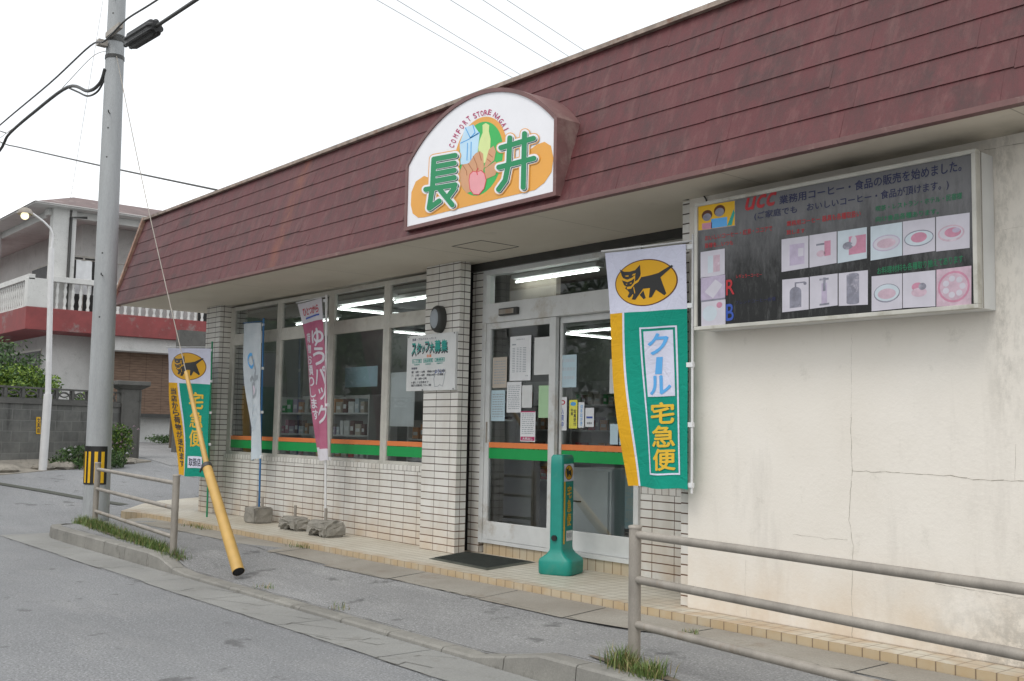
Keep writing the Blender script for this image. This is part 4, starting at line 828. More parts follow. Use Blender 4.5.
YW1 = YG+.03
notice([(345, 366.8), (378, 366.5), (377, 387), (345, 387)], 'paper_blue', 'pale blank sheet inside the third shop window', None, YW1)
notice([(391, 372.5), (417, 371.5), (412, 427), (389, 426)], 'white_sheet', 'tall white sheet inside the window beside the tiled column', None, YW1)
# ================================================================== INTERIOR FURNITURE
cab = thing('cabinet', 'white cabinet with a small handle standing behind the right sliding door', 'cabinet', (-6.9, 6.7, PZ+.06))
mb = MB(); mb.box((-7.46, 6.98, .25), (-6.90, 7.4, 1.03), 'cabinet_white', .006); mb.build('cabinet_body', cab)
mb = MB(); mb.box((-7.46, 6.952, .27), (-6.92, 6.978, 1.01), 'cabinet_white', .006); dd = mb.build('cabinet_door', cab)
mb = MB(); mb.box((-7.36, 6.935, .71), (-7.27, 6.954, .722), 'dark_metal'); mb.build('handle', dd)
pn = thing('drinks_cooler', 'pale blue cooler with a dark vent at its base inside the shop door', 'cooler', (-6.35, 6.8, PZ+.06))
mb = MB(); mb.box((-6.80, 7.05, .25), (-6.3, 7.5, 1.35), 'paper_blue', .008); mb.build('cooler_body', pn)
mb = MB(); mb.box((-6.78, 7.035, .35), (-6.45, 7.052, .50), 'black')
for k in range(4): mb.box((-6.78, 7.028, .365+k*.033), (-6.45, 7.036, .372+k*.033), 'galv')
mb.build('vent', pn)
pb = thing('partition', 'grey panel partition standing inside the left sliding door', 'partition', (-8.35, 7.02, PZ+.06))
mb = MB(); mb.box((-8.70, 7.0, .25), (-8.02, 7.05, 1.15), 'interior_wall', .004); mb.build('panel', pb); mb = MB(); mb.box((-8.73, 6.98, .25), (-8.70, 7.07, 1.17), 'galv'); mb.box((-8.02, 6.98, .25), (-7.99, 7.07, 1.17), 'galv'); mb.build('panel_frame', pb)
cols = ['photo_rose', 'food_bread', 'white_sheet', 'photo_blue', 'food_bread', 'paper_tan', 'photo_lilac', 'sign_brown', 'off_white', 'paper_tan', 'food_red', 'stripe_green']
protos = {}
def shelf(x0, x1, y, z1, label, rows, seed):
    r = random.Random(seed); s = thing('display_shelf', label, 'shelf', ((x0+x1)/2, y, PZ+.06))
    mb = MB(); mb.box((x0, y+.38, .25), (x1, y+.42, z1), 'off_white'); mb.build('back_panel', s)
    for sx in (x0, x1-.03):
        mb = MB(); mb.box((sx, y, .25), (sx+.03, y+.38, z1-.02), 'off_white'); mb.build('side_panel', s)
    for z in rows:
        mb = MB(); mb.box((x0+.03, y, z-.02), (x1-.03, y+.37, z), 'off_white'); mb.build('shelf_board', s)
        x = x0+.06
        while x < x1-.2:
            m = r.choice(cols); w = r.choice([.07, .09, .13]); h = r.choice([.10, .14, .18]); k = (m, w, h)
            if k not in protos:
                b = MB(); b.box((-w/2, 0, 0), (w/2, .14, h), m, .004); b.box((-w*.35, -.002, h*.3), (w*.35, .001, h*.6), 'white_sheet')
                o = b.build('goods_box', None, (0, 0, 0)); tag(o, 'small coloured packet on a display shelf behind the shop windows', 'packet', 'packets on the display shelves'); protos[k] = o
            else: o = protos[k].copy(); COL.objects.link(o)
            o.location = (x+w/2, y+.04, z); x += w+r.uniform(.01, .05)
shelf(-13.3, -12.25, 6.9, 1.8, 'stocked display shelf behind the leftmost shop window', (1.0, 1.28, 1.56), 1)
shelf(-12.3, -11.1, 7.0, 1.8, 'stocked display shelf behind the second shop window from the left', (1.0, 1.28, 1.56), 2)
shelf(-11.0, -9.4, 7.5, 1.5, 'low display shelf behind the two windows beside the column', (1.0, 1.25), 3)
shelf(-13.2, -11.0, 9.9, 2.1, 'tall stocked shelf far back on the left of the shop', (.7, 1.05, 1.4, 1.75), 5)
shelf(-10.8, -8.9, 10.1, 2.1, 'tall stocked shelf far back in the middle of the shop', (.7, 1.05, 1.4, 1.75), 6)
shelf(-8.6, -5.3, 10.4, 1.9, 'long back shelf deep inside behind the sliding doors', (.6, 1.0, 1.35, 1.7), 4)
bdz = MB(); bdz.box((-11.9, 8.6, 1.5), (-11.1, 8.63, 2.2), 'photo_grey'); bdz.box((-11.85, 8.59, 1.55), (-11.15, 8.6, 2.15), 'interior_dark')
tag(bdz.build('wall_board', None, (-11.5, 8.6, 1.5)), 'dark board hanging inside behind the second shop window', 'board')
bdz = MB(); p = atY(510, 270, 6.75); bdz.box((-8.2, 6.8, 2.62), (-7.5, 6.86, 2.91), 'paper_tan')
tag(bdz.build('ceiling_board', None, (-7.85, 6.8, 2.62)), 'tan board hanging inside above the sliding door', 'board')
# ================================================================== BANNERS
EMB = [(205, 128), (260, 160), (330, 165), (400, 155), (460, 100), (468, 200), (458, 240), (600, 225), (680, 212), (830, 140), (845, 155), (705, 262), (768, 440), (745, 458), (650, 390), (600, 465), (565, 468), (580, 365), (500, 365), (400, 482), (360, 475), (372, 430), (355, 440), (320, 455), (300, 440), (325, 400), (300, 370), (265, 345), (290, 330), (255, 310), (225, 245), (262, 255), (228, 205)]
def emblem(mb, fn, uc, vc, ru, rv, sub=.05):
    k = lambda x, y: (uc+(x-512)/370*ru, vc+(y-300)/250*rv)
    def F(lv): return lambda u, v: fn(u, v, lv)
    mb.poly2(ell(uc, vc, ru*1.02, rv*1.02, 48), F(.001), 'ink_brown', sub); mb.poly2(ell(uc, vc, ru*.985, rv*.975, 48), F(.002), 'logo_amber', sub)
    mb.poly2([k(*p) for p in EMB], F(.003), 'black', sub); mb.poly2([k(*p) for p in [(455, 430), (500, 385), (528, 470), (500, 480)]], F(.003), 'black', sub)
    w = 7/370*ru
    for i, q in enumerate(([(232, 240), (300, 266), (360, 250), (398, 225)], [(300, 345), (350, 342), (392, 300), (398, 235)], [(400, 295), (440, 275), (468, 235)], [(385, 350), (397, 400)], [(372, 430), (345, 470)])):
        mb_l = [k(*p) for p in q]; line2(mb, mb_l, w*.7, F(.004+i*.0002), 'logo_amber', sub)
    for q in ([(272, 205), (318, 205), (318, 219), (285, 217)], [(362, 215), (375, 196), (412, 190), (402, 208)], [(275, 298), (303, 298), (295, 308)], [(330, 300), (358, 284), (355, 303)]): mb.poly2([k(*p) for p in q], F(.0052), 'logo_amber', sub)
def banner(name, label, group, base, top, pole_m, TL, TR, BL, BR, Lc, Yp, zones, art, clips=4, rip=.02, ph=0, pole_r=.011, arm=True, yaw=0.):
    """TL.. = (x, z) on the plane Y=Yp; Lc(v) bends the free edge"""
    t = thing(name, label, 'banner', base, group)
    mb = MB(); mb.tube([base, top], pole_r, pole_m, 10); mb.build('pole', t)
    def fn(u, v, e=0):
        l = Vector(TL).lerp(Vector(BL), v); r = Vector(TR).lerp(Vector(BR), v); l.x += Lc(v); p = l.lerp(r, u); fr = (1-u)
        wdt = (r.x-l.x)/(TR[0]-TL[0]); sl = 1-wdt
        y = Yp+rip*math.sin(v*7+u*5+ph)*(.25+fr)+.4*rip*math.sin(u*13+v*4+ph)*(.3+v)+sl*.04*math.sin(u*math.pi*2+v*2)+math.sin(yaw)*fr*.3-e
        return Vector((p.x, y, p.y+ .006*math.sin(u*9+ph)*v))
    if arm:
        a = fn(-.04, 0); a.z += .015; b = Vector((top[0], top[1], fn(1, 0).z+.02)); mb = MB(); mb.tube([a, b], .007, pole_m if pole_m != 'pole_green' else 'pole_white', 8); mb.build('top_arm', t)
    mb = MB()
    for (u0, v0, u1, v1, m) in zones:   # front and back skins of cloth
        nu = max(2, int((u1-u0)*14)); nv = max(2, int((v1-v0)*40)); vs = []
        for off in (0, -.0012):
            vs += [fn(u0+(u1-u0)*i/nu, v0+(v1-v0)*j/nv, off) for j in range(nv+1) for i in range(nu+1)]
        q = (nu+1)*(nv+1)
        mb.add(vs, [(j*(nu+1)+i, j*(nu+1)+i+1, (j+1)*(nu+1)+i+1, (j+1)*(nu+1)+i) for j in range(nv) for i in range(nu)]+[(q+j*(nu+1)+i, q+(j+1)*(nu+1)+i, q+(j+1)*(nu+1)+i+1, q+j*(nu+1)+i+1) for j in range(nv) for i in range(nu)], m, True)
    mb.build('cloth', t)
    for k in range(clips):
        v = (k+.05)/max(1, clips-1)*.97; p = fn(1, v); pp = Vector(base).lerp(Vector(top), (p.z-base[2])/(top[2]-base[2])); mb = MB(); mb.box((min(p.x, pp.x)-.010, pp.y-.013, p.z-.016), (max(p.x, pp.x)+.010, pp.y+.013, p.z+.016), 'white_sheet'); mb.build('loop_clip', t)
    mb = MB(); art(mb, fn); mb.build('print', t); return t
# large banner by the right wall
Y4 = 5.50; q = lambda x, y, Y: (lambda p: (p.x, p.z))(atY(x, y, Y))
def art4(mb, fn):
    F = lambda u, v, e=0: fn(u, v, .004+e)
    emblem(mb, fn, .50, .145, .40, .098)
    frame_poly(mb, .425, .335, .885, .945, .022, .007, F, 'cloth_white', .05); mb.poly2(rect(.475, .352, .838, .625), F, 'cloth_white', .05)
    G = lambda u, v, e=0: fn(u, v, .0065)
    text(mb, 'ク', .53, .365, .25, .085, G, 'ink_skyblue', .06, .05, .06); mb.poly2([(.63, .462), (.71, .462), (.69, .532), (.60, .532)], G, 'ink_skyblue', .05); text(mb, 'ル', .52, .54, .27, .075, G, 'ink_skyblue', .06, .05, .06)
    vtext(mb, '宅急便', .51, .645, .31, .285, G, 'ink_yellow', .045, .05, .10, .10)
bx = -4.71
banner('banner', 'large green and white delivery banner with a black cat emblem beside the cream wall', None, (-4.70, Y4+.02, .97), (-4.70, Y4+.02, 2.73), 'pole_white', q(605, 253, Y4), q(686, 244, Y4), q(626.5, 486, Y4), q(687.5, 490, Y4), lambda v: -.035*math.sin(v*math.pi), Y4,
       [(0, 0, 1, .268, 'cloth_white'), (0, .268, .185, 1, 'cloth_yellow'), (.185, .268, .215, 1, 'cloth_white'), (.215, .268, 1, 1, 'cloth_green')], art4, 5, .014, 0, .009)
# left delivery banner
Y1 = 5.80
def art1(mb, fn):
    F = lambda u, v, e=0: fn(u, v, .004+e); emblem(mb, fn, .50, .145, .40, .108)
    vtext(mb, '宅急便', .50, .34, .34, .44, F, 'ink_yellow', .04, .05, .14, .10); vtext(mb, '当店から荷物が送れます', .075, .32, .135, .62, F, 'ink', .045, .05, .12)
    mb.poly2(rect(.46, .845, .83, .935), F, 'cloth_white', .05); text(mb, '取扱店', .50, .86, .29, .06, lambda u, v, e=0: fn(u, v, .006), 'ink', .03, .05)
b1 = atZ(206, 515, PZ)
banner('banner', 'small green and yellow cat emblem banner behind the leaning yellow tube', None, (-13.03, Y1+.02, PZ), (-13.13+.03, Y1+.02, 2.46), 'pole_green', q(166, 348, Y1), q(210.5, 348.5, Y1), q(177, 474.8, Y1), q(207.5, 478, Y1), lambda v: .0, Y1,
       [(0, 0, 1, .28, 'cloth_white'), (0, .28, .25, 1, 'cloth_yellow'), (.25, .28, .29, 1, 'cloth_white'), (.29, .28, 1, 1, 'cloth_green')], art1, 5, .02, 1.5, .012)
# blue-white banner
YB2 = 6.03
def art2(mb, fn):
    F = lambda u, v, e=0: fn(u, v, .004+e)
    for c, r_, m in (((.45, .28), .16, 'ink_skyblue'), ((.55, .50), .17, 'ink_magenta')):
        line2(mb, [(c[0]+r_*math.cos(a*.35), c[1]+r_*.3*math.sin(a*.35)) for a in range(16)], .012, F, 'ink_grey' if m == 'ink_magenta' else m, .05)
    line2(mb, [(.50, .25), (.62, .31), (.70, .36), (.62, .40), (.78, .41)], .016, F, 'ink_grey', .05); line2(mb, [(.3, .42), (.45, .40), (.62, .43), (.8, .40)], .014, F, 'ink_grey', .05)
    mb.poly2(ell(.55, .50, .11, .035, 16), F, 'ink_pale_pink', .05); line2(mb, [(.48, .49), (.54, .52)], .02, lambda u, v: fn(u, v, .006), 'ink_grey', .05)
    vtext(mb, 'そば', .35, .60, .4, .2, F, 'photo_blue', .03, .05)
banner('banner', 'pale blue and white banner with faint drawings on a blue pole at the left windows', None, (-12.06, YB2+.03, PZ+.15), (-12.14, YB2+.03, 2.72), 'pole_blue', q(242, 324, YB2), q(261, 322.5, YB2), q(252, 461, YB2), q(259.5, 458, YB2), lambda v: -.02*math.sin(v*3.1), YB2,
       [(0, 0, 1, .9, 'cloth_paleblue'), (0, .9, 1, 1, 'photo_blue')], art2, 4, .02, 2, .013)
# pink banner
YB3 = 5.90
def art3(mb, fn):
    F = lambda u, v, e=0: fn(u, v, .004+e)
    text(mb, 'ひとつから', .12, .035, .76, .05, F, 'ink_red', .05, .05); mb.poly2([(.2, .10), (.9, .095), (.9, .105), (.2, .112)], F, 'ink_blue', .05)
    vtext(mb, 'ゆうパック', .52, .18, .46, .60, F, 'cloth_greywhite', .06, .05, .10); vtext(mb, '荷物お預りします', .12, .20, .30, .56, F, 'cloth_greywhite', .05, .05, .14)
banner('banner', 'pink and white parcel banner twisted around a white pole in front of the windows', None, (-10.22, YB3+.03, PZ+.12), (-10.37, YB3+.03, 2.85), 'pole_white', q(297.5, 304, YB3), q(322, 298, YB3), q(316, 459, YB3), q(327.5, 461, YB3), lambda v: .04*math.sin(v*3.1), YB3,
       [(0, 0, 1, .135, 'cloth_greywhite'), (0, .135, 1, .93, 'cloth_pink'), (0, .93, 1, 1, 'cloth_greywhite')], art3, 4, .02, 0, .014)
# concrete footings
def footing(c, sz, label, seed, arch_=True):
    t = thing('concrete_footing', label, 'concrete block', (c[0], c[1], PZ), 'concrete pole footings on the porch'); r = random.Random(seed); sx, sy, sz_ = sz; mb = MB()
    prof = [(-.5, 0), (-.22, 0), (-.18, .25), (0, .36), (.18, .25), (.22, 0), (.5, 0), (.5, .62), (.40, 1), (-.40, 1), (-.5, .62)] if arch_ else [(-.5, 0), (.5, 0), (.5, 1), (-.5, 1)]
    bm = bmesh.new(); P = [Vector((c[0]+a*sx, c[1]-sy/2, PZ+b*sz_)) for a, b in prof]; n = len(P)
    tm = MB(); tm.prism(P, (0, sy, 0), 'footing_concrete')
    vs = [bm.verts.new(v) for v in tm.v]
    for f in tm.f:
        try: bm.faces.new([vs[i] for i in f])
        except: pass
    bmesh.ops.recalc_face_normals(bm, faces=bm.faces); bmesh.ops.bevel(bm, geom=[e for e in bm.edges if len(e.link_faces) == 2 and e.calc_face_angle(0) > .5], offset=(.014 if seed == 1 else .028), segments=2, affect='EDGES')
    bmesh.ops.subdivide_edges(bm, edges=[e for e in bm.edges if e.calc_length() > .08], cuts=2, use_grid_fill=True)
    q_ = 1 if seed == 1 else 2.0
    for v in bm.verts:
        if v.co.z > PZ+.01: v.co += Vector((r.gauss(0, .0035*q_), r.gauss(0, .0035*q_), r.gauss(0, .003*q_)))
    bm.verts.index_update(); mb.add([v.co.copy() for v in bm.verts], [[v.index for v in f.verts] for f in bm.faces], 'footing_concrete'); bm.free(); mb.build('block', t)
    mb = MB(); px = c[0]+(.10 if seed == 1 else 0); mb.tube([(px, c[1], PZ+sz_*.9), (px, c[1], PZ+sz_+.13)], .017, 'galv', 10)
    if seed == 1: mb.build('pipe_socket', t); mb = MB(); mb.tube([(c[0]-.06, c[1]+.02, PZ+sz_*.9), (c[0]-.06, c[1]+.02, PZ+sz_+.18)], .018, 'galv', 10)
    mb.build('pipe_socket', t); return t
footing((-12.02, 6.03, 0), (.30, .24, .19), 'square grey concrete footing holding the blue banner pole', 1, False)
footing((-10.98, 5.97, 0), (.44, .22, .15), 'empty arched concrete footing between the two banner poles', 2)
footing((-10.20, 5.92, 0), (.44, .26, .17), 'rough arched concrete footing holding the white pole of the pink banner', 3)
# ================================================================== STANDING GREEN SIGN
PX, PY = -6.59, 6.08; ps = thing('pavement_sign', 'teal plastic standing delivery sign with a wide base in front of the sliding doors', 'standing sign', (PX, PY, PZ))
pr = [(0, .155, .140), (.012, .165, .150), (.105, .167, .151), (.125, .160, .145), (.165, .138, .085), (.195, .126, .062), (.215, .124, .058), (.90, .128, .058), (.965, .126, .056), (.985, .11, .045)]
def rr(cx, cy, z, ax, ay, n=6, k=.35):
    r = min(ax, ay)*k; out = []
    for (sx, sy, a0) in ((1, 1, 0), (-1, 1, 90), (-1, -1, 180), (1, -1, 270)):
        for i in range(n+1): a = R(a0+90*i/n); out.append((cx+sx*(ax-r)+r*math.cos(a), cy+sy*(ay-r)+r*math.sin(a), z))
    return out
rot = R(-65.2)
def rz_(p, c=(PX, PY)):
    dx, dy = p[0]-c[0], p[1]-c[1]; return Vector((c[0]+dx*math.cos(rot)-dy*math.sin(rot), c[1]+dx*math.sin(rot)+dy*math.cos(rot), p[2]))
vs = []; N = 28
for (z, ax, ay) in pr: vs += [rz_(p) for p in rr(PX, PY, PZ+z, ax, ay, 6, .35)]
mb = MB(); mb.add(vs, [(k*N+i, k*N+(i+1) % N, (k+1)*N+(i+1) % N, (k+1)*N+i) for k in range(len(pr)-1) for i in range(N)], 'plastic_green', True); mb.add(vs[-N:], [tuple(range(N))], 'plastic_green'); mb.build('sign_body', ps)
def pf(u, v, e=0):   # graphic face: local +y side, seen from the right; u grows away from the camera
    return rz_((PX+.105-.21*u, PY+.0602+e, PZ+.91-.66*v))
mb = MB(); mb.poly2(rect(0, 0, 1, .22), pf, 'cloth_white'); mb.poly2(ell(.5, .11, .42, .095), lambda u, v: pf(u, v, .0006), 'ink_brown'); mb.poly2(ell(.5, .11, .39, .088), lambda u, v: pf(u, v, .0012), 'logo_amber')
mb.poly2([(.5+(x-512)/370*.39, .11+(y-300)/250*.088) for x, y in EMB], lambda u, v: pf(u, v, .0018), 'black')
mb.poly2(rect(0, .22, .16, 1), pf, 'ink_yellow'); vtext(mb, '宅急便', .36, .27, .42, .52, lambda u, v, e=0: pf(u, v, .001), 'ink_yellow', .05)
mb.poly2(rect(.3, .84, .95, .97), lambda u, v: pf(u, v, .001), 'white_sheet'); text(mb, '取扱店', .36, .87, .5, .06, lambda u, v, e=0: pf(u, v, .002), 'ink_grey', .03); mb.build('print', ps)
mb = MB(); c0 = rz_((PX+.128, PY-.01, PZ+.30)); dr = rz_((PX+1, PY, 0))-rz_((PX, PY, 0)); dr.z = 0; mb.tube([c0-dr*.01, c0+dr*.012], .024, 'black', 16); mb.build('filler_cap', ps)
# door mat
mt = MB(); a, b, c, d = (-7.96, 5.70), (-7.05, 5.66), (-7.24, 6.37), (-8.22, 6.33)
P = [Vector((*q, PZ+.001)) for q in (a, b, c, d)]; ctr = sum(P, Vector())/4; Q = [ctr+(p-ctr)*.90+Vector((0, 0, .011)) for p in P]
mt.add(P+Q, [(0, 1, 5, 4), (1, 2, 6, 5), (2, 3, 7, 6), (3, 0, 4, 7)], 'mat_edge'); mt.add(Q, [(0, 1, 2, 3)], 'rubber_mat')
for i in range(1, 26):
    t = i/26; p, q = Q[0].lerp(Q[3], t), Q[1].lerp(Q[2], t); o = (Q[3]-Q[0])*.007; u = Vector((0, 0, .004)); mt.add([p+u, q+u, q+u+o, p+u+o, p, q, q+o, p+o], [(0, 1, 2, 3), (4, 5, 1, 0), (7, 3, 2, 6)], 'mat_edge' if 0 else 'rubber_mat')
tag(mt.build('door_mat', None, ctr), 'dark green ribbed rubber door mat before the sliding doors', 'door mat')
# ================================================================== RAILINGS
def railing(label, p0, p1, z0, zr, posts, rr_, top, rp, group=None):
    t = thing('guard_rail', label, 'railing', (p0[0], p0[1], z0)); d = (Vector((*p1, 0))-Vector((*p0, 0)))
    for f in posts:
        x, y = p0[0]+d.x*f, p0[1]+d.y*f; mb = MB(); mb.tube([(x, y, z0-.05), (x, y, top-.012)], rp, 'galv', 16, False); mb.tube([(x, y, top-.016), (x, y, top-.004), (x, y, top)], [rp*1.12, rp*1.12, rp*.8], 'galv', 16); mb.build('post', t)
    n = posts[-1] if posts[-1] > posts[0] else 1
    for z in zr:
        mb = MB(); a = Vector((p0[0], p0[1], z)); b = Vector((p0[0]+d.x*n, p0[1]+d.y*n, z)); u = (b-a).normalized()*rp
        pts = [a+u*.5+(b-a)*k/8 for k in range(8)]+[b-u*.5]; mb.tube(pts, rr_, 'galv', 12); mb.build('rail', t)
    return t
railing('low grey three bar railing on the kerb beside the utility pole', (-13.37, 4.52), (-9.98, 4.13), .115, (.315-.03, .56, .80), (0, 1), .021, .885, .034)
railing('long grey three bar railing in the right foreground before the cream wall', (-4.03, 4.265), (1.6, 3.62), .12, (.335-.0, .575, .815), (0, .5, 1), .0225, .865, .034)
# ================================================================== UTILITY POLE + GUY
UB = Vector((-14.02, 4.75, .05)); UT = Vector((-14.36, 4.75, 10.5)); up = thing('utility_pole', 'grey concrete utility pole with a yellow and black striped band at the kerb', 'utility pole', UB)
def ua(z): return UB.lerp(UT, (z-UB.z)/(UT.z-UB.z))
def ur(z): return .166-.0075*z
mb = MB(); mb.tube([ua(z) for z in (.0, 2, 4, 6, 8, 10.5)], [ur(z) for z in (0, 2, 4, 6, 8, 10.5)], 'pole_concrete', 28); mb.build('shaft', up)
mb = MB()
for i, z in enumerate((2.2, 3.3, 4.4, 5.5, 6.25, 7.1, 7.9)):
    p = ua(z); a = R(-20 if i % 2 else 150); d = Vector((math.cos(a), math.sin(a)-.3, 0)).normalized(); mb.tube([p+d*ur(z)*.9, p+d*(ur(z)+.07), p+d*(ur(z)+.07)+Vector((0, 0, .025))], .008, 'dark_metal', 6)
for z in (2.75, 3.6, 4.9, 5.3, 6.9): 
    p = ua(z); d = Vector((.75, -.66, 0)); mb.tube([p+d*(ur(z)-.01), p+d*(ur(z)+.001)], .012, 'dark_metal', 8)
mb.build('step_bolts', up)
for z, h in ((6.28, .05), (6.52, .05), (6.58, .03)):
    mb = MB(); mb.tube([ua(z), ua(z+h)], ur(z)+.008, 'dark_metal', 28); mb.build('steel_band', up)
mb = MB()
def arc_strip(a0, a1, z0, z1, off, m, n=24):
    P = [ua(z)+Vector((math.cos(a0+(a1-a0)*i/n)*(ur(.8)+off), math.sin(a0+(a1-a0)*i/n)*(ur(.8)+off), 0)) for z in (z0, z1) for i in range(n+1)]
    mb.add(P, [(i, i+1, n+2+i, n+1+i) for i in range(n)], m, True)
arc_strip(R(-150), R(22), .58, 1.07, .008, 'black', 40)
for a in (-138, -112, -86, -62, -34, -6): arc_strip(R(a), R(a+(12 if a < -60 else 14)), .60, 1.00, .0105, 'hazard_yellow', 5)
mb.build('hazard_band', up)
mb = MB(); mb.box((-14.2, 4.60, 6.55), (-13.7, 4.66, 6.62), 'galv'); mb.box((-14.24, 4.50, 6.42), (-14.14, 4.62, 6.5), 'galv'); mb.build('bracket', up)
# black cable closure
ca, cz = atY(130, 42.5, 4.55), atY(157, 26, 4.55); cc = thing('cable_closure', 'black finned cable closure hanging from the top of the utility pole', 'cable closure', (ca+cz)/2)
d = (cz-ca).normalized(); s1 = d.cross(Vector((0, 1, 0))).normalized(); s2 = Vector((0, 1, 0)); mb = MB(); vs = []; prf = []
for k in range(32): a = 2*math.pi*k/32; prf.append((math.cos(a), math.sin(a), .098*(1+.10*(1 if k % 4 < 2 else -1))))
L = (cz-ca).length
for f, sc in ((0, .6), (.05, .9), (.1, 1), (.9, 1), (.95, .92), (1, .7)): vs += [ca+d*L*f+(s1*x+s2*y)*r*sc for x, y, r in prf]
mb.add(vs, [(k*32+i, k*32+(i+1) % 32, (k+1)*32+(i+1) % 32, (k+1)*32+i) for k in range(5) for i in range(32)]+[tuple(range(32)), tuple(range(160, 192))], 'black'); mb.build('closure_body', cc)
mb = MB(); mb.tube([ca-d*.16, ca+d*.05], .03, 'black', 10); mb.tube([ca-d*.05+s1*.02, ca-d*.12+Vector((0, .1, -.02))], .02, 'galv', 8); mb.build('clamp', cc)
def wire(name, pts, r, label, cat='cable', m='dark_metal', smooth=True):
    P = [Vector(p) for p in pts]
    if smooth and len(P) > 2:
        out = []
        for i in range(len(P)-1):
            p0, p1, p2, p3 = P[max(i-1, 0)], P[i], P[i+1], P[min(i+2, len(P)-1)]
            for k in range(6):
                t = k/6; out.append(.5*((2*p1)+(-p0+p2)*t+(2*p0-5*p1+4*p2-p3)*t*t+(-p0+3*p1-3*p2+p3)*t**3))
        P = out+[P[-1]]
    mb = MB(); mb.tube(P, r, m, 8); o = mb.build(name, None, P[0]); tag(o, label, cat); return o
def wy(pp, Y): return [atY(x, y, Y) for x, y in pp]
e = atY(196, 0, 4.55); wire('cable', [cz-d*.05, e, e+(e-cz)*2.4], .022, 'thick black cable running up to the right out of the cable closure', smooth=False)
wire('cable', wy([(-60, 178), (0, 125), (50, 83), (90, 46), (103, 42), (112, 34), (127, 19), (157, 0), (230, -50)], 4.5), .012, 'black cable passing in front of the pole top from lower left to upper right')
wire('cable', wy([(105, 69), (100, 83), (88, 91), (68, 87), (33, 113), (10, 133), (4, 143), (0, 150), (-20, 175)], 4.62), .024, 'thick sagging black cable bundle bending down at the left edge')
wire('cable', wy([(105, 78), (98, 91), (88, 96), (78, 92), (68, 87.5)], 4.68), .014, 'thin black cable looping under the thick bundle beside the pole')
wire('cable', wy([(-2, 141), (8, 145), (20, 147.5), (100, 165.5), (217, 190)], 5.56), .013, 'black service cable crossing behind the pole to the shop roof')
wire('cable', wy([(106, 51), (92, 57), (66, 84), (50, 100), (0, 138)], 4.9), .005, 'thin pale tie wire sloping down to the left from the pole', m='galv')
wire('cable', wy([(106, -20), (103, 0), (85, 110), (72, 190), (66, 222)], 12), .007, 'very thin wire dropping from the top left towards the white house', m='galv', smooth=False)
wire('cable', wy([(0, 131), (6, 133)], 4.7), .01, 'short cable end at the left edge of the sky', smooth=False)
for i, (a, b) in enumerate([((377, 0), (513, 78)), ((397, 0), (521, 75)), ((450.5, 0), (552.5, 63)), ((483, 0), (569.5, 57)), ((507, 0), (585, 51))]):
    A_, B_ = atZ(*a, 11.5), atZ(*b, 11.5); dd = B_-A_; nm = ['lowest of the five thin overhead wires behind the roof', 'second lowest of the five thin overhead wires behind the roof', 'middle one of the five thin overhead wires behind the roof', 'second highest of the five thin overhead wires behind the roof', 'highest of the five thin overhead wires behind the roof'][i]
    o = wire('power_line', [A_-dd*1.2, B_+dd*1.2], .007, nm, 'power line', 'galv', False); o['group'] = 'power lines behind the shop roof'
# guy wire and yellow guard
G0 = Vector((-8.66, 4.18, .10)); Ga = Vector((-9.628, 4.28, .969)); Gb = Vector((-10.417, 4.36, 1.904)); G1 = ua(6.30)+Vector((.12, -.02, 0))
gt = thing('guy_wire_guard', 'leaning yellow tubular guard over the guy wire, thick below and thin above', 'guy wire guard', G0)
mb = MB(); mb.tube([G0, Ga], [.054, .045], 'pole_yellow', 20, False); dg = (Ga-G0).normalized(); mb.tube([G0-dg*.004, G0+dg*.004], .047, 'black', 20); mb.build('lower_tube', gt)
mb = MB(); mb.tube([Ga-dg*.03, Gb], [.027, .020], 'pole_yellow', 16); mb.build('upper_tube', gt)
mb = MB(); mb.tube([Ga-dg*.02, Ga+dg*.025], .050, 'dark_metal', 16); mb.tube([Ga+Vector((-.04, -.03, 0)), Ga+Vector((-.085, -.03, -.05))], .010, 'dark_metal', 8); mb.build('clamp', gt)
wire('guy_wire', [Gb-Vector((-.01, 0, .015)), Gb.lerp(G1, .5)-Vector((0, 0, .08)), G1], .0055, 'thin steel guy wire running from the pole top to the yellow guard', 'guy wire', 'galv')
# ================================================================== FAR SIDE: block wall, gate, lamp, house
W0 = Vector((-20.5, 5.15, 0)); W1 = Vector((-21.95, 7.92, 0)); wd = (W1-W0).normalized(); wn = Vector((-wd.y, wd.x, 0)); WA = W0-wd*5.5
bw = thing('block_wall', 'dark weathered concrete block garden wall across the side street', 'wall', (*WA.xy, .5))
def slab(mb, a, b, th, z0, z1, m): mb.hexa([(a.x, a.y, z0), (b.x, b.y, z0), (b.x+wn.x*th, b.y+wn.y*th, z0), (a.x+wn.x*th, a.y+wn.y*th, z0), (a.x, a.y, z1), (b.x, b.y, z1), (b.x+wn.x*th, b.y+wn.y*th, z1), (a.x+wn.x*th, a.y+wn.y*th, z1)], m)
if wn.x > 0: wn = -wn
mb = MB(); slab(mb, WA, W1, .15, .4, 1.70, 'block_wall_face'); mb.build('masonry', bw)
mb = MB(); slab(mb, WA-wn*.03, W1-wn*.03, .21, 1.702, 1.80, 'old_block'); mb.build('coping', bw)
mb = MB(); k = 0; s = 0; Lw = (W1-WA).length
slab(mb, WA+wn*.03, W1+wn*.03, .06, 1.985, 2.02, 'old_block'); slab(mb, WA+wn*.03, W1+wn*.03, .06, 1.80, 1.815, 'old_block')
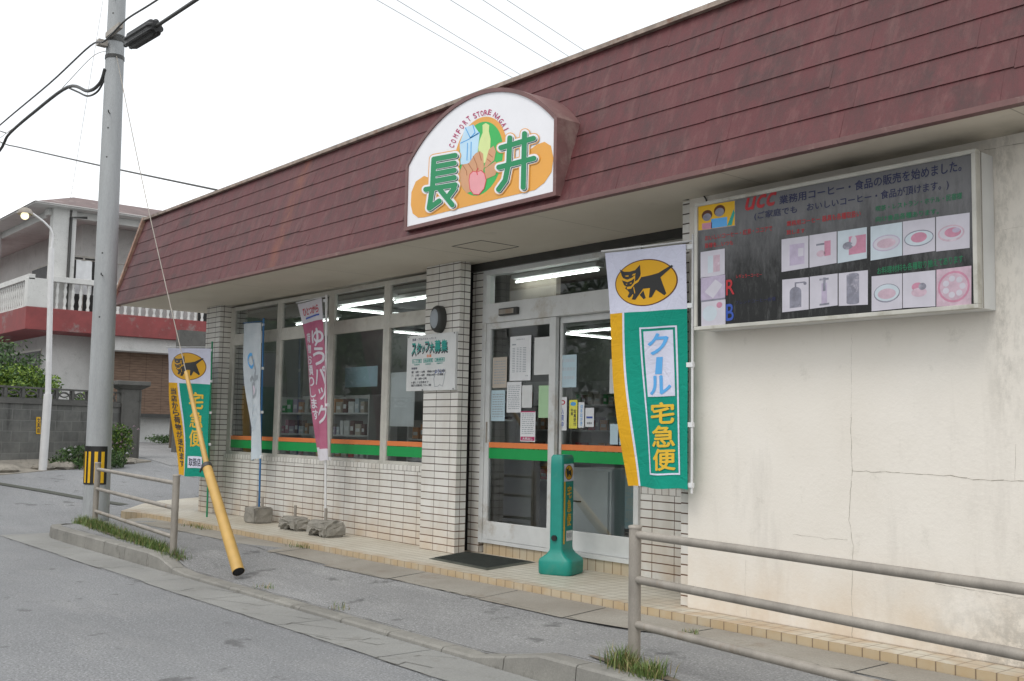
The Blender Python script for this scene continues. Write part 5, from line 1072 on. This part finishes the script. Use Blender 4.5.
while s < Lw-.4:
    a = WA+wd*s; slab(mb, a+wn*.03, a+wd*.06+wn*.03, .07, 1.80, 2.0, 'old_block')
    c = a+wd*.23+wn*.06; pts = [c+wd*(.16*math.cos(t))+Vector((0, 0, 1.815+.13*math.sin(t))) for t in [math.pi*i/10 for i in range(11)]]; mb.tube(pts, .018, 'old_block', 6)
    pts = [c+wd*(.16*math.cos(t))+Vector((0, 0, 1.985-.13*math.sin(t))) for t in [math.pi*i/10 for i in range(11)]]; mb.tube(pts, .014, 'old_block', 6); s += .40
mb.build('lattice', bw)
gpz = thing('gate_pillar', 'dark mossy block gate pillar with a flared cap at the driveway', 'gate pillar', (-22.0, 7.98, .6)); mb = MB(); mb.box((-22.15, 7.80, .5), (-21.83, 8.20, 2.08), 'old_block', .012)
for yy in (7.80, 8.17): mb.box((-21.832, yy, .6), (-21.815, yy+.03, 2.05), 'old_block')
mb.build('shaft', gpz); mb = MB(); mb.hexa([(-22.16, 7.79, 2.08), (-21.82, 7.79, 2.08), (-21.82, 8.21, 2.08), (-22.16, 8.21, 2.08), (-22.26, 7.66, 2.16), (-21.70, 7.66, 2.16), (-21.70, 8.34, 2.16), (-22.26, 8.34, 2.16)], 'old_block'); mb.box((-22.26, 7.66, 2.162), (-21.70, 8.34, 2.25), 'old_block', .01); mb.build('cap', gpz)
wt = Vector((-21.3, 6.7, 1.2)); sgn = atX(38, 425, -20.85)
# yellow plate with three characters on the wall
def wallp(px_, py_):
    d_ = ray(px_, py_); n_ = -wn; o_ = Vector((0, 0, H)); t_ = (WA-wn*.012-o_).dot(n_)/d_.dot(n_); return o_+d_*t_
pp = [wallp(36.5, 417), wallp(40.5, 417), wallp(40.5, 434), wallp(36.5, 434)]; mb = MB(); mb.prism(pp, wn*.01, 'hazard_yellow')
ff = lambda u, v, e=0: pp[0]+(pp[1]-pp[0])*u+(pp[3]-pp[0])*v-wn*.003; vtext(mb, '文具店', .15, .05, .7, .9, ff, 'ink', .05)
tag(mb.build('wall_plate', None, pp[0]), 'small narrow yellow plate with dark characters on the block wall beside the lamp post', 'sign')
# rubble strip at the wall foot
r = random.Random(21)
for i in range(26):
    s = r.uniform(1.2, Lw-.5); c = WA+wd*s-wn*r.uniform(.15, .65); sz = r.uniform(.08, .22); mb = MB(); bm = bmesh.new(); bmesh.ops.create_icosphere(bm, subdivisions=2, radius=1)
    for v in bm.verts: v.co = Vector((v.co.x*sz*r.uniform(1.2, 1.5)*1.0, v.co.y*sz*1.3, v.co.z*sz*.45))*(1+r.uniform(-.12, .12))
    bm.verts.index_update(); mb.add([v.co+Vector((c.x, c.y, g(c.x)+.03)) for v in bm.verts], [[v.index for v in f.verts] for f in bm.faces], 'rubble'); bm.free(); o = mb.build('rock', None, (c.x, c.y, g(c.x)))
    tag(o, 'pale broken rock lying along the foot of the block wall', 'rock', 'broken rocks along the foot of the block wall')
mb = MB(); a = WA-wn*.85; b = W1-wn*.75; mb.add([(a.x, a.y, g(a.x)+.02), (b.x, b.y, g(b.x)+.03), (W1.x, W1.y, .70), (WA.x, WA.y, .62)], [(0, 1, 2, 3)], 'rubble')
mb.add([(a.x, a.y, g(a.x)+.02), (b.x, b.y, g(b.x)+.03), (b.x, b.y, g(b.x)-.1), (a.x, a.y, g(a.x)-.1)], [(0, 1, 2, 3)], 'rubble'); struct(mb.build('verge'))
# street lamp
X_L = -20.05; lb = atX(43, 462, X_L); sl_ = thing('street_lamp', 'slim white lamp post with a curved arm before the block wall', 'street lamp', (X_L, lb.y, .5))
mb = MB(); p1 = atX(48, 394, X_L); p2 = atX(51.5, 248, X_L); mb.tube([(X_L, lb.y, .45), p1], .072, 'pole_white', 14); mb.tube([p1, p2], [.052, .046], 'pole_white', 14); mb.build('post', sl_)
mb = MB(); arm = [p2]+[atX(x, y, X_L) for x, y in [(52.5, 240), (52.5, 234), (50, 228), (44, 222), (36, 216), (31, 212.5), (27, 211)]]; mb.tube(arm, .020, 'pole_white', 10); mb.build('arm', sl_)
mb = MB(); hc = atX(25, 212.5, X_L); n = 16; vs = []
for s_, z in ((.3, .09), (.75, .06), (1, .0), (1.02, -.03)): vs += [hc+Vector((.16*s_*math.cos(2*math.pi*i/n), .13*s_*math.sin(2*math.pi*i/n), z)) for i in range(n)]
mb.add(vs, [(k*n+i, k*n+(i+1) % n, (k+1)*n+(i+1) % n, (k+1)*n+i) for k in range(3) for i in range(n)]+[tuple(range(n))], 'galv', True); mb.build('lamp_hood', sl_)
mb = MB(); bm = bmesh.new(); bmesh.ops.create_uvsphere(bm, u_segments=14, v_segments=10, radius=.07); bm.verts.index_update(); mb.add([v.co*1.0+hc-Vector((0, 0, .06)) for v in bm.verts], [[v.index for v in f.verts] for f in bm.faces], 'lamp_bulb', True); bm.free(); mb.build('bulb', sl_)
# house
HX = -28.; k_ = 28/26
hs = thing('concrete_house', 'two storey white concrete house with a red banded balcony and white balusters', 'house', (HX-1, 9, .87))
hy = 7.5; zb0, zb1 = 3.69, 4.26; HY1 = 17
WXf = HX-1.15; WYf = hy+1.0
mb = MB(); mb.box((HX-18, WYf, .7), (WXf, HY1-.5, 3.69), 'house_white'); mb.box((HX-18, WYf+.9, 4.26), (WXf-.9, HY1-.5, 6.895), 'house_white'); mb.build('wall', hs)
mb = MB(); mb.box((HX-18, hy, zb0), (HX, HY1, zb1), 'red_slab', .01); mb.build('balcony_slab', hs)
# balcony parapets
mb = MB(); mb.box((HX-.30, hy+.01, 4.262), (HX-.02, hy+.62, 5.0), 'house_white', .01); mb.build('balcony_pier', hs)
mb = MB(); mb.box((HX-.18, hy+.6, 4.95), (HX-.02, HY1, 5.09), 'house_white', .01); mb.box((HX-18, hy+.02, 4.95), (HX-.02, hy+.18, 5.09), 'house_white', .01); mb.build('balcony_rail', hs)
prt = None
def bal(x, y, name='baluster'):
    global prt
    if prt is None:
        m_ = MB(); prs = [(0, .045), (.05, .045), (.1, .028), (.22, .05), (.34, .03), (.46, .05), (.58, .028), (.62, .045), (.69, .045)]; m_.tube([(0, 0, z) for z, _ in prs], [q for _, q in prs], 'house_white', 8)
        prt = m_.build('baluster', hs, (0, 0, 0)); prt.location = Vector((x, y, 4.262))-hs.location
    else:
        c = prt.copy(); COL.objects.link(c); c.location = Vector((x, y, 4.262))-hs.location
y = hy+.75
while y < 13.5: bal(HX-.1, y); y += .195
x = HX-.45
while x > HX-4: bal(x, hy+.1); x -= .20
# columns, upper wall openings
for i, (ya, yb) in enumerate(((8.10, 8.50), (8.56, 8.68), (11.3, 11.6), (14, 14.3))):
    mb = MB(); mb.box((HX-.55, ya, 4.262), (HX-.25, yb, 7.0), 'house_white', .01); mb.build('column', hs)
mb = MB(); mb.box((HX-5.6, hy+.3, 4.262), (HX-5.2, hy+.6, 7.0), 'house_white', .01); mb.build('column', hs)
for (ya, yb, za, zc) in ((9.0, 9.95, 4.3, 6.0), (10.9, 12.2, 4.9, 6.1), (12.8, 14.2, 4.3, 6.1)):
    mb = MB(); mb.box((WXf-.9, ya, za), (WXf-.87, yb, zc), 'alu'); o = mb.build('window', hs); mb = MB(); mb.box((WXf-.87, ya+.05, za+.05), (WXf-.862, (ya+yb)/2-.03, zc-.05), 'black'); mb.box((WXf-.87, (ya+yb)/2+.03, za+.05), (WXf-.862, yb-.05, zc-.05), 'black'); mb.build('pane', o)
mb = MB(); mb.box((-34.6, WYf+.87, 4.3), (-32.9, WYf+.9, 6.1), 'alu'); o = mb.build('window', hs); mb = MB(); mb.box((-34.55, WYf+.862, 4.35), (-32.95, WYf+.87, 6.05), 'black'); mb.build('pane', o)
for (ya, yb, za, zc) in ((8.5, 9.1, 1.9, 3.2),):
    pass
mb = MB(); mb.box((HX-6.5, WYf-.02, 1.4), (HX-2.0, WYf, 3.35), 'alu'); o = mb.build('window', hs); mb = MB(); mb.box((HX-6.4, WYf-.03, 1.5), (HX-2.05, WYf-.02, 3.3), 'black'); mb.build('pane', o)
mb = MB(); mb.box((HX-.85, 9.6, 1.66), (HX-.82, 14.2, 3.32), 'reed_blind'); mb.build('blind', hs)
mb = MB(); mb.box((HX-.9, 9.55, 3.32), (HX-.25, 14.3, 3.69), 'house_white'); mb.box((HX-.88, 9.6, 1.56), (HX-.80, 14.2, 1.66), 'dark_metal'); mb.build('blind_beam', hs)
# roof
mb = MB(); ez = 6.90; ex, ey = HX+.05, hy+.05
mb.box((HX-18, ey, ez), (ex, HY1+.3, ez+.06), 'house_white')
mb.add([(ex+.03, ey-.03, ez+.03), (ex+.03, HY1+.3, ez+.03), (HX-1.5, HY1+.3, 7.52), (HX-1.5, 8.95, 7.50), (HX-18, 8.95, 7.50), (HX-18, ey-.03, ez+.03), (HX-18, HY1+.3, 7.5)], [(0, 1, 2, 3), (0, 3, 4, 5), (3, 2, 6, 4)], 'roof_brown'); mb.build('roof', hs)
mb = MB(); mb.box((HX-.7, hy+.5, 6.72), (HX-.4, HY1, 6.895), 'house_white'); mb.box((HX-18, hy+.6, 6.72), (HX-.7, hy+.8, 6.895), 'house_white'); mb.build('roof_beam', hs)
mb = MB(); mb.tube([(HX-.22, 8.53, 4.27), (HX-.22, 8.53, 6.7), (HX-.1, 8.9, 6.72)], .035, 'dark_metal', 8); mb.build('downpipe', hs)
# laundry
for i, (ya, lb_) in enumerate(((8.80, 'left'), (9.28, 'right'))):
    mb = MB(); P = []; n = 8
    for j in range(n+1):
        for i2 in range(5): P.append((HX-.5+.03*math.sin(j*1.3+i2), ya+.42*j/n, 5.65-.9*i2/4))
    mb.add(P, [(j*5+q, (j+1)*5+q, (j+1)*5+q+1, j*5+q+1) for j in range(n) for q in range(4)], 'white_sheet', True); tag(mb.build('laundry', None, (HX-.5, ya, 5.6)), lb_+' one of two white cloths drying on the balcony of the house', 'laundry')
wire('clothesline', [(HX-.5, 8.5, 5.66), (HX-.5, 11.3, 5.66)], .012, 'clothes line strung along the balcony of the white house', 'clothes line', 'galv', False)
# neighbouring block wall fragment behind the corner
nb = MB(); p0, p1 = atX(171, 329, -24), atX(199, 327, -24); nb.box((-24.2, p0.y+.22, .6), (-24, p1.y+.8, p0.z), 'old_block'); tag(nb.build('block_wall', None, (-24, p0.y, .6)), 'tall pale grey block wall rising behind the tiled corner of the shop', 'wall')
# plants
def bush(name, c, rad, n, size, m, m2, label, cat, seed, trunk=True, flowers=None):
    t = thing(name, label, cat, (c[0], c[1], g(c[0]))); mb = MB(); leaves(mb, c, rad, n, size, m, seed, m2=m2)
    if flowers:
        r = random.Random(seed+5)
        for _ in range(flowers[1]):
            p = Vector((c[0]+rad[0]*r.uniform(.2, 1.0), c[1]+rad[1]*r.uniform(-1, 1), c[2]+rad[2]*r.uniform(-.2, 1.0)))
            s_ = .03; mb.add([p+Vector((0, -s_, 0)), p+Vector((s_, 0, s_)), p+Vector((0, s_, 0)), p+Vector((-s_, 0, -s_*.2)), p+Vector((0, 0, s_))], [(0, 1, 4), (1, 2, 4), (2, 3, 4), (3, 0, 4)], flowers[0])
    mb.build('foliage', t); mb = MB()
    r = random.Random(seed)
    for _ in range(6):
        b = Vector((c[0]+r.uniform(-.1, .1), c[1]+r.uniform(-.15, .15), g(c[0])-.05)); e_ = Vector((c[0]+r.uniform(-.6, .6)*rad[0], c[1]+r.uniform(-.6, .6)*rad[1], c[2]+r.uniform(-.2, .4)*rad[2])); mb.tube([b, b.lerp(e_, .5)+Vector((r.uniform(-.05, .05), 0, .05)), e_], [.025, .018, .008], 'bark', 6)
    mb.build('stem', t); return t
bush('shrub', (-22.2, 5.75, 2.06), (.7, .85, .40), 5200, .085, 'leaf_bright', 'leaf_mid', 'bright green leafy shrub spilling over the top of the block wall', 'shrub', 1)
bush('shrub', (-22.4, 4.6, 2.05), (.8, 1.0, .42), 5200, .085, 'leaf_bright', 'leaf_mid', 'bright green shrub at the left edge above the block wall', 'shrub', 2)
bush('shrub', (-24.0, 5.7, 2.65), (.8, 1.1, .5), 3200, .10, 'leaf_dark', 'leaf_mid', 'dark shrub with upright shoots behind the bright hedge', 'shrub', 3)
bush('shrub', (-22.6, 7.3, 1.7), (.3, .5, .28), 1500, .07, 'leaf_mid', 'leaf_bright', 'small green shrub behind the wall lattice beside the gate pillar', 'shrub', 4)
bush('flowering_plant', (-20.5, 6.75, .66), (.40, .62, .27), 4200, .06, 'leaf_mid', 'leaf_dark', 'low dark bushy plant with a few white flowers at the wall foot', 'plant', 5, flowers=('white_sheet', 9))
bush('flowering_plant', (-21.2, 7.55, .95), (.28, .28, .38), 2400, .06, 'leaf_mid', 'leaf_bright', 'leafy plant with pink flowers in front of the gate pillar', 'plant', 6, flowers=('photo_pink', 22))
bush('low_hedge', (-27.8, 12.0, 1.0), (.3, 1.3, .15), 1500, .07, 'leaf_dark', 'leaf_mid', 'low dark hedge along the white base wall of the house', 'hedge', 7)
for i, (px_, h_) in enumerate(((173, .9), (176, .7))):
    p = atX(px_, 440, -26); mb = MB(); mb.box((-26.1, p.y-.07, .75), (-25.98, p.y+.07, .8+h_), 'bark', .01); tag(mb.build('wooden_post', None, (-26, p.y, .8)), ['taller', 'shorter'][i]+' of two weathered wooden posts in the driveway beside the banner', 'post')
# ================================================================== ACROSS THE STREET (out of view, mostly put in so the glass reflects dark)
def across(x0, x1, y, h, label, m, nw):
    t = thing('building_across_street', label, 'building', ((x0+x1)/2, y, 0)); mb = MB(); mb.box((x0, y-8, -.1), (x1, y, h), m); mb.build('wall', t)
    w = (x1-x0)/nw
    for f in range(int(h//2.9)):
        for k in range(nw):
            mb = MB(); a = x0+w*(k+.2); mb.box((a, y-.002, .9+f*2.9), (a+w*.6, y+.03, 2.3+f*2.9), 'alu'); o = mb.build('window', t); mb = MB(); mb.box((a+.05, y+.03, .95+f*2.9), (a+w*.6-.05, y+.035, 2.25+f*2.9), 'black'); mb.build('pane', o)
across(-34, -17, -6.5, 6.2, 'grey concrete building across the road, reflected in the shop windows', 'house_white', 6)
across(-58, -36, -7.5, 7.5, 'dark weathered building farther along the other side of the road', 'old_block', 7)
across(-15, -6, -8.5, 3.4, 'single storey house across the road, reflected in the sliding doors', 'house_white', 3)
r = random.Random(4)
for i, (x, y, s) in enumerate(((-37, -4.5, 1.3), (-16, -4.2, 1.0), (-29, -4.4, 1.1))):
    t = thing('tree', ['large dark tree far along the opposite roadside', 'small dark tree near the single storey house across the road', 'dark tree before the grey building across the road'][i], 'tree', (x, y, 0)); mb = MB()
    leaves(mb, (x, y, 3.6*s), (2.0*s, 1.5*s, 1.9*s), 4500, .26, 'leaf_dark', 40+i, m2='leaf_mid'); mb.build('crown', t)
    mb = MB(); mb.tube([(x, y, -.1), (x+.1, y, 1.5*s), (x-.1, y+.1, 3.4*s)], [.18*s, .13*s, .06*s], 'bark', 10); mb.tube([(x+.1, y, 1.5*s), (x+.8*s, y+.3, 3.2*s)], [.09*s, .03*s], 'bark', 8); mb.tube([(x+.1, y, 1.8*s), (x-.9*s, y-.2, 3.6*s)], [.08*s, .03*s], 'bark', 8); mb.build('trunk', t)
# ================================================================== LIGHT
w = bpy.data.worlds.new('World'); scene.world = w; w.use_nodes = True; nt = w.node_tree; bg = nt.nodes['Background']
sky = nt.nodes.new('ShaderNodeTexSky'); sky.sky_type = 'NISHITA'; sky.sun_disc = False; sky.sun_elevation = R(58); sky.sun_rotation = R(160); sky.air_density = 1.; sky.dust_density = 4.
tc = nt.nodes.new('ShaderNodeTexCoord'); nz = nt.nodes.new('ShaderNodeTexNoise'); nz.inputs['Scale'].default_value = 1.6; nz.inputs['Detail'].default_value = 5; nt.links.new(tc.outputs['Generated'], nz.inputs['Vector'])
mr = nt.nodes.new('ShaderNodeMapRange'); mr.inputs['From Min'].default_value = .35; mr.inputs['From Max'].default_value = .7; mr.inputs['To Min'].default_value = SKYV*.95; mr.inputs['To Max'].default_value = SKYV*1.06; nt.links.new(nz.outputs['Fac'], mr.inputs['Value'])
cm = nt.nodes.new('ShaderNodeCombineColor')
mq = nt.nodes.new('ShaderNodeTexNoise'); mq.inputs['Scale'].default_value = 2.3; mq.inputs['Detail'].default_value = 4; nt.links.new(tc.outputs['Generated'], mq.inputs['Vector'])
for i, k in enumerate((.985, .995, 1.0)):
    m_ = nt.nodes.new('ShaderNodeMath'); m_.operation = 'MULTIPLY'; m5 = nt.nodes.new('ShaderNodeMapRange'); m5.inputs['From Min'].default_value = .42; m5.inputs['From Max'].default_value = .62; m5.inputs['To Min'].default_value = (.80, .835, .865)[i]; m5.inputs['To Max'].default_value = 1.12; nt.links.new(mq.outputs['Fac'], m5.inputs['Value']); nt.links.new(m5.outputs[0], m_.inputs[1]); nt.links.new(mr.outputs[0], m_.inputs[0]); nt.links.new(m_.outputs[0], cm.inputs[i])
mx = nt.nodes.new('ShaderNodeMixRGB'); mx.inputs[0].default_value = .90; nt.links.new(sky.outputs[0], mx.inputs[1]); nt.links.new(cm.outputs[0], mx.inputs[2]); nt.links.new(mx.outputs[0], bg.inputs['Color']); bg.inputs['Strength'].default_value = .1
sd = bpy.data.lights.new('sun', 'SUN'); sd.energy = SUNE; sd.angle = R(25); sd.color = (1, .97, .92); so = bpy.data.objects.new('sun', sd); COL.objects.link(so)
so.rotation_euler = (R(90-58), 0, R(20)); so.location = (0, 0, 20)
scene.view_settings.view_transform = 'Standard'; scene.view_settings.look = 'None'; scene.view_settings.exposure = EXPO; scene.view_settings.gamma = 1
scene.render.engine = 'CYCLES'; scene.render.resolution_x = 1024; scene.render.resolution_y = 681
scene.cycles.max_bounces = 8; scene.cycles.transparent_max_bounces = 12; scene.cycles.use_denoising = True
for o in list(bpy.data.objects):
    pass
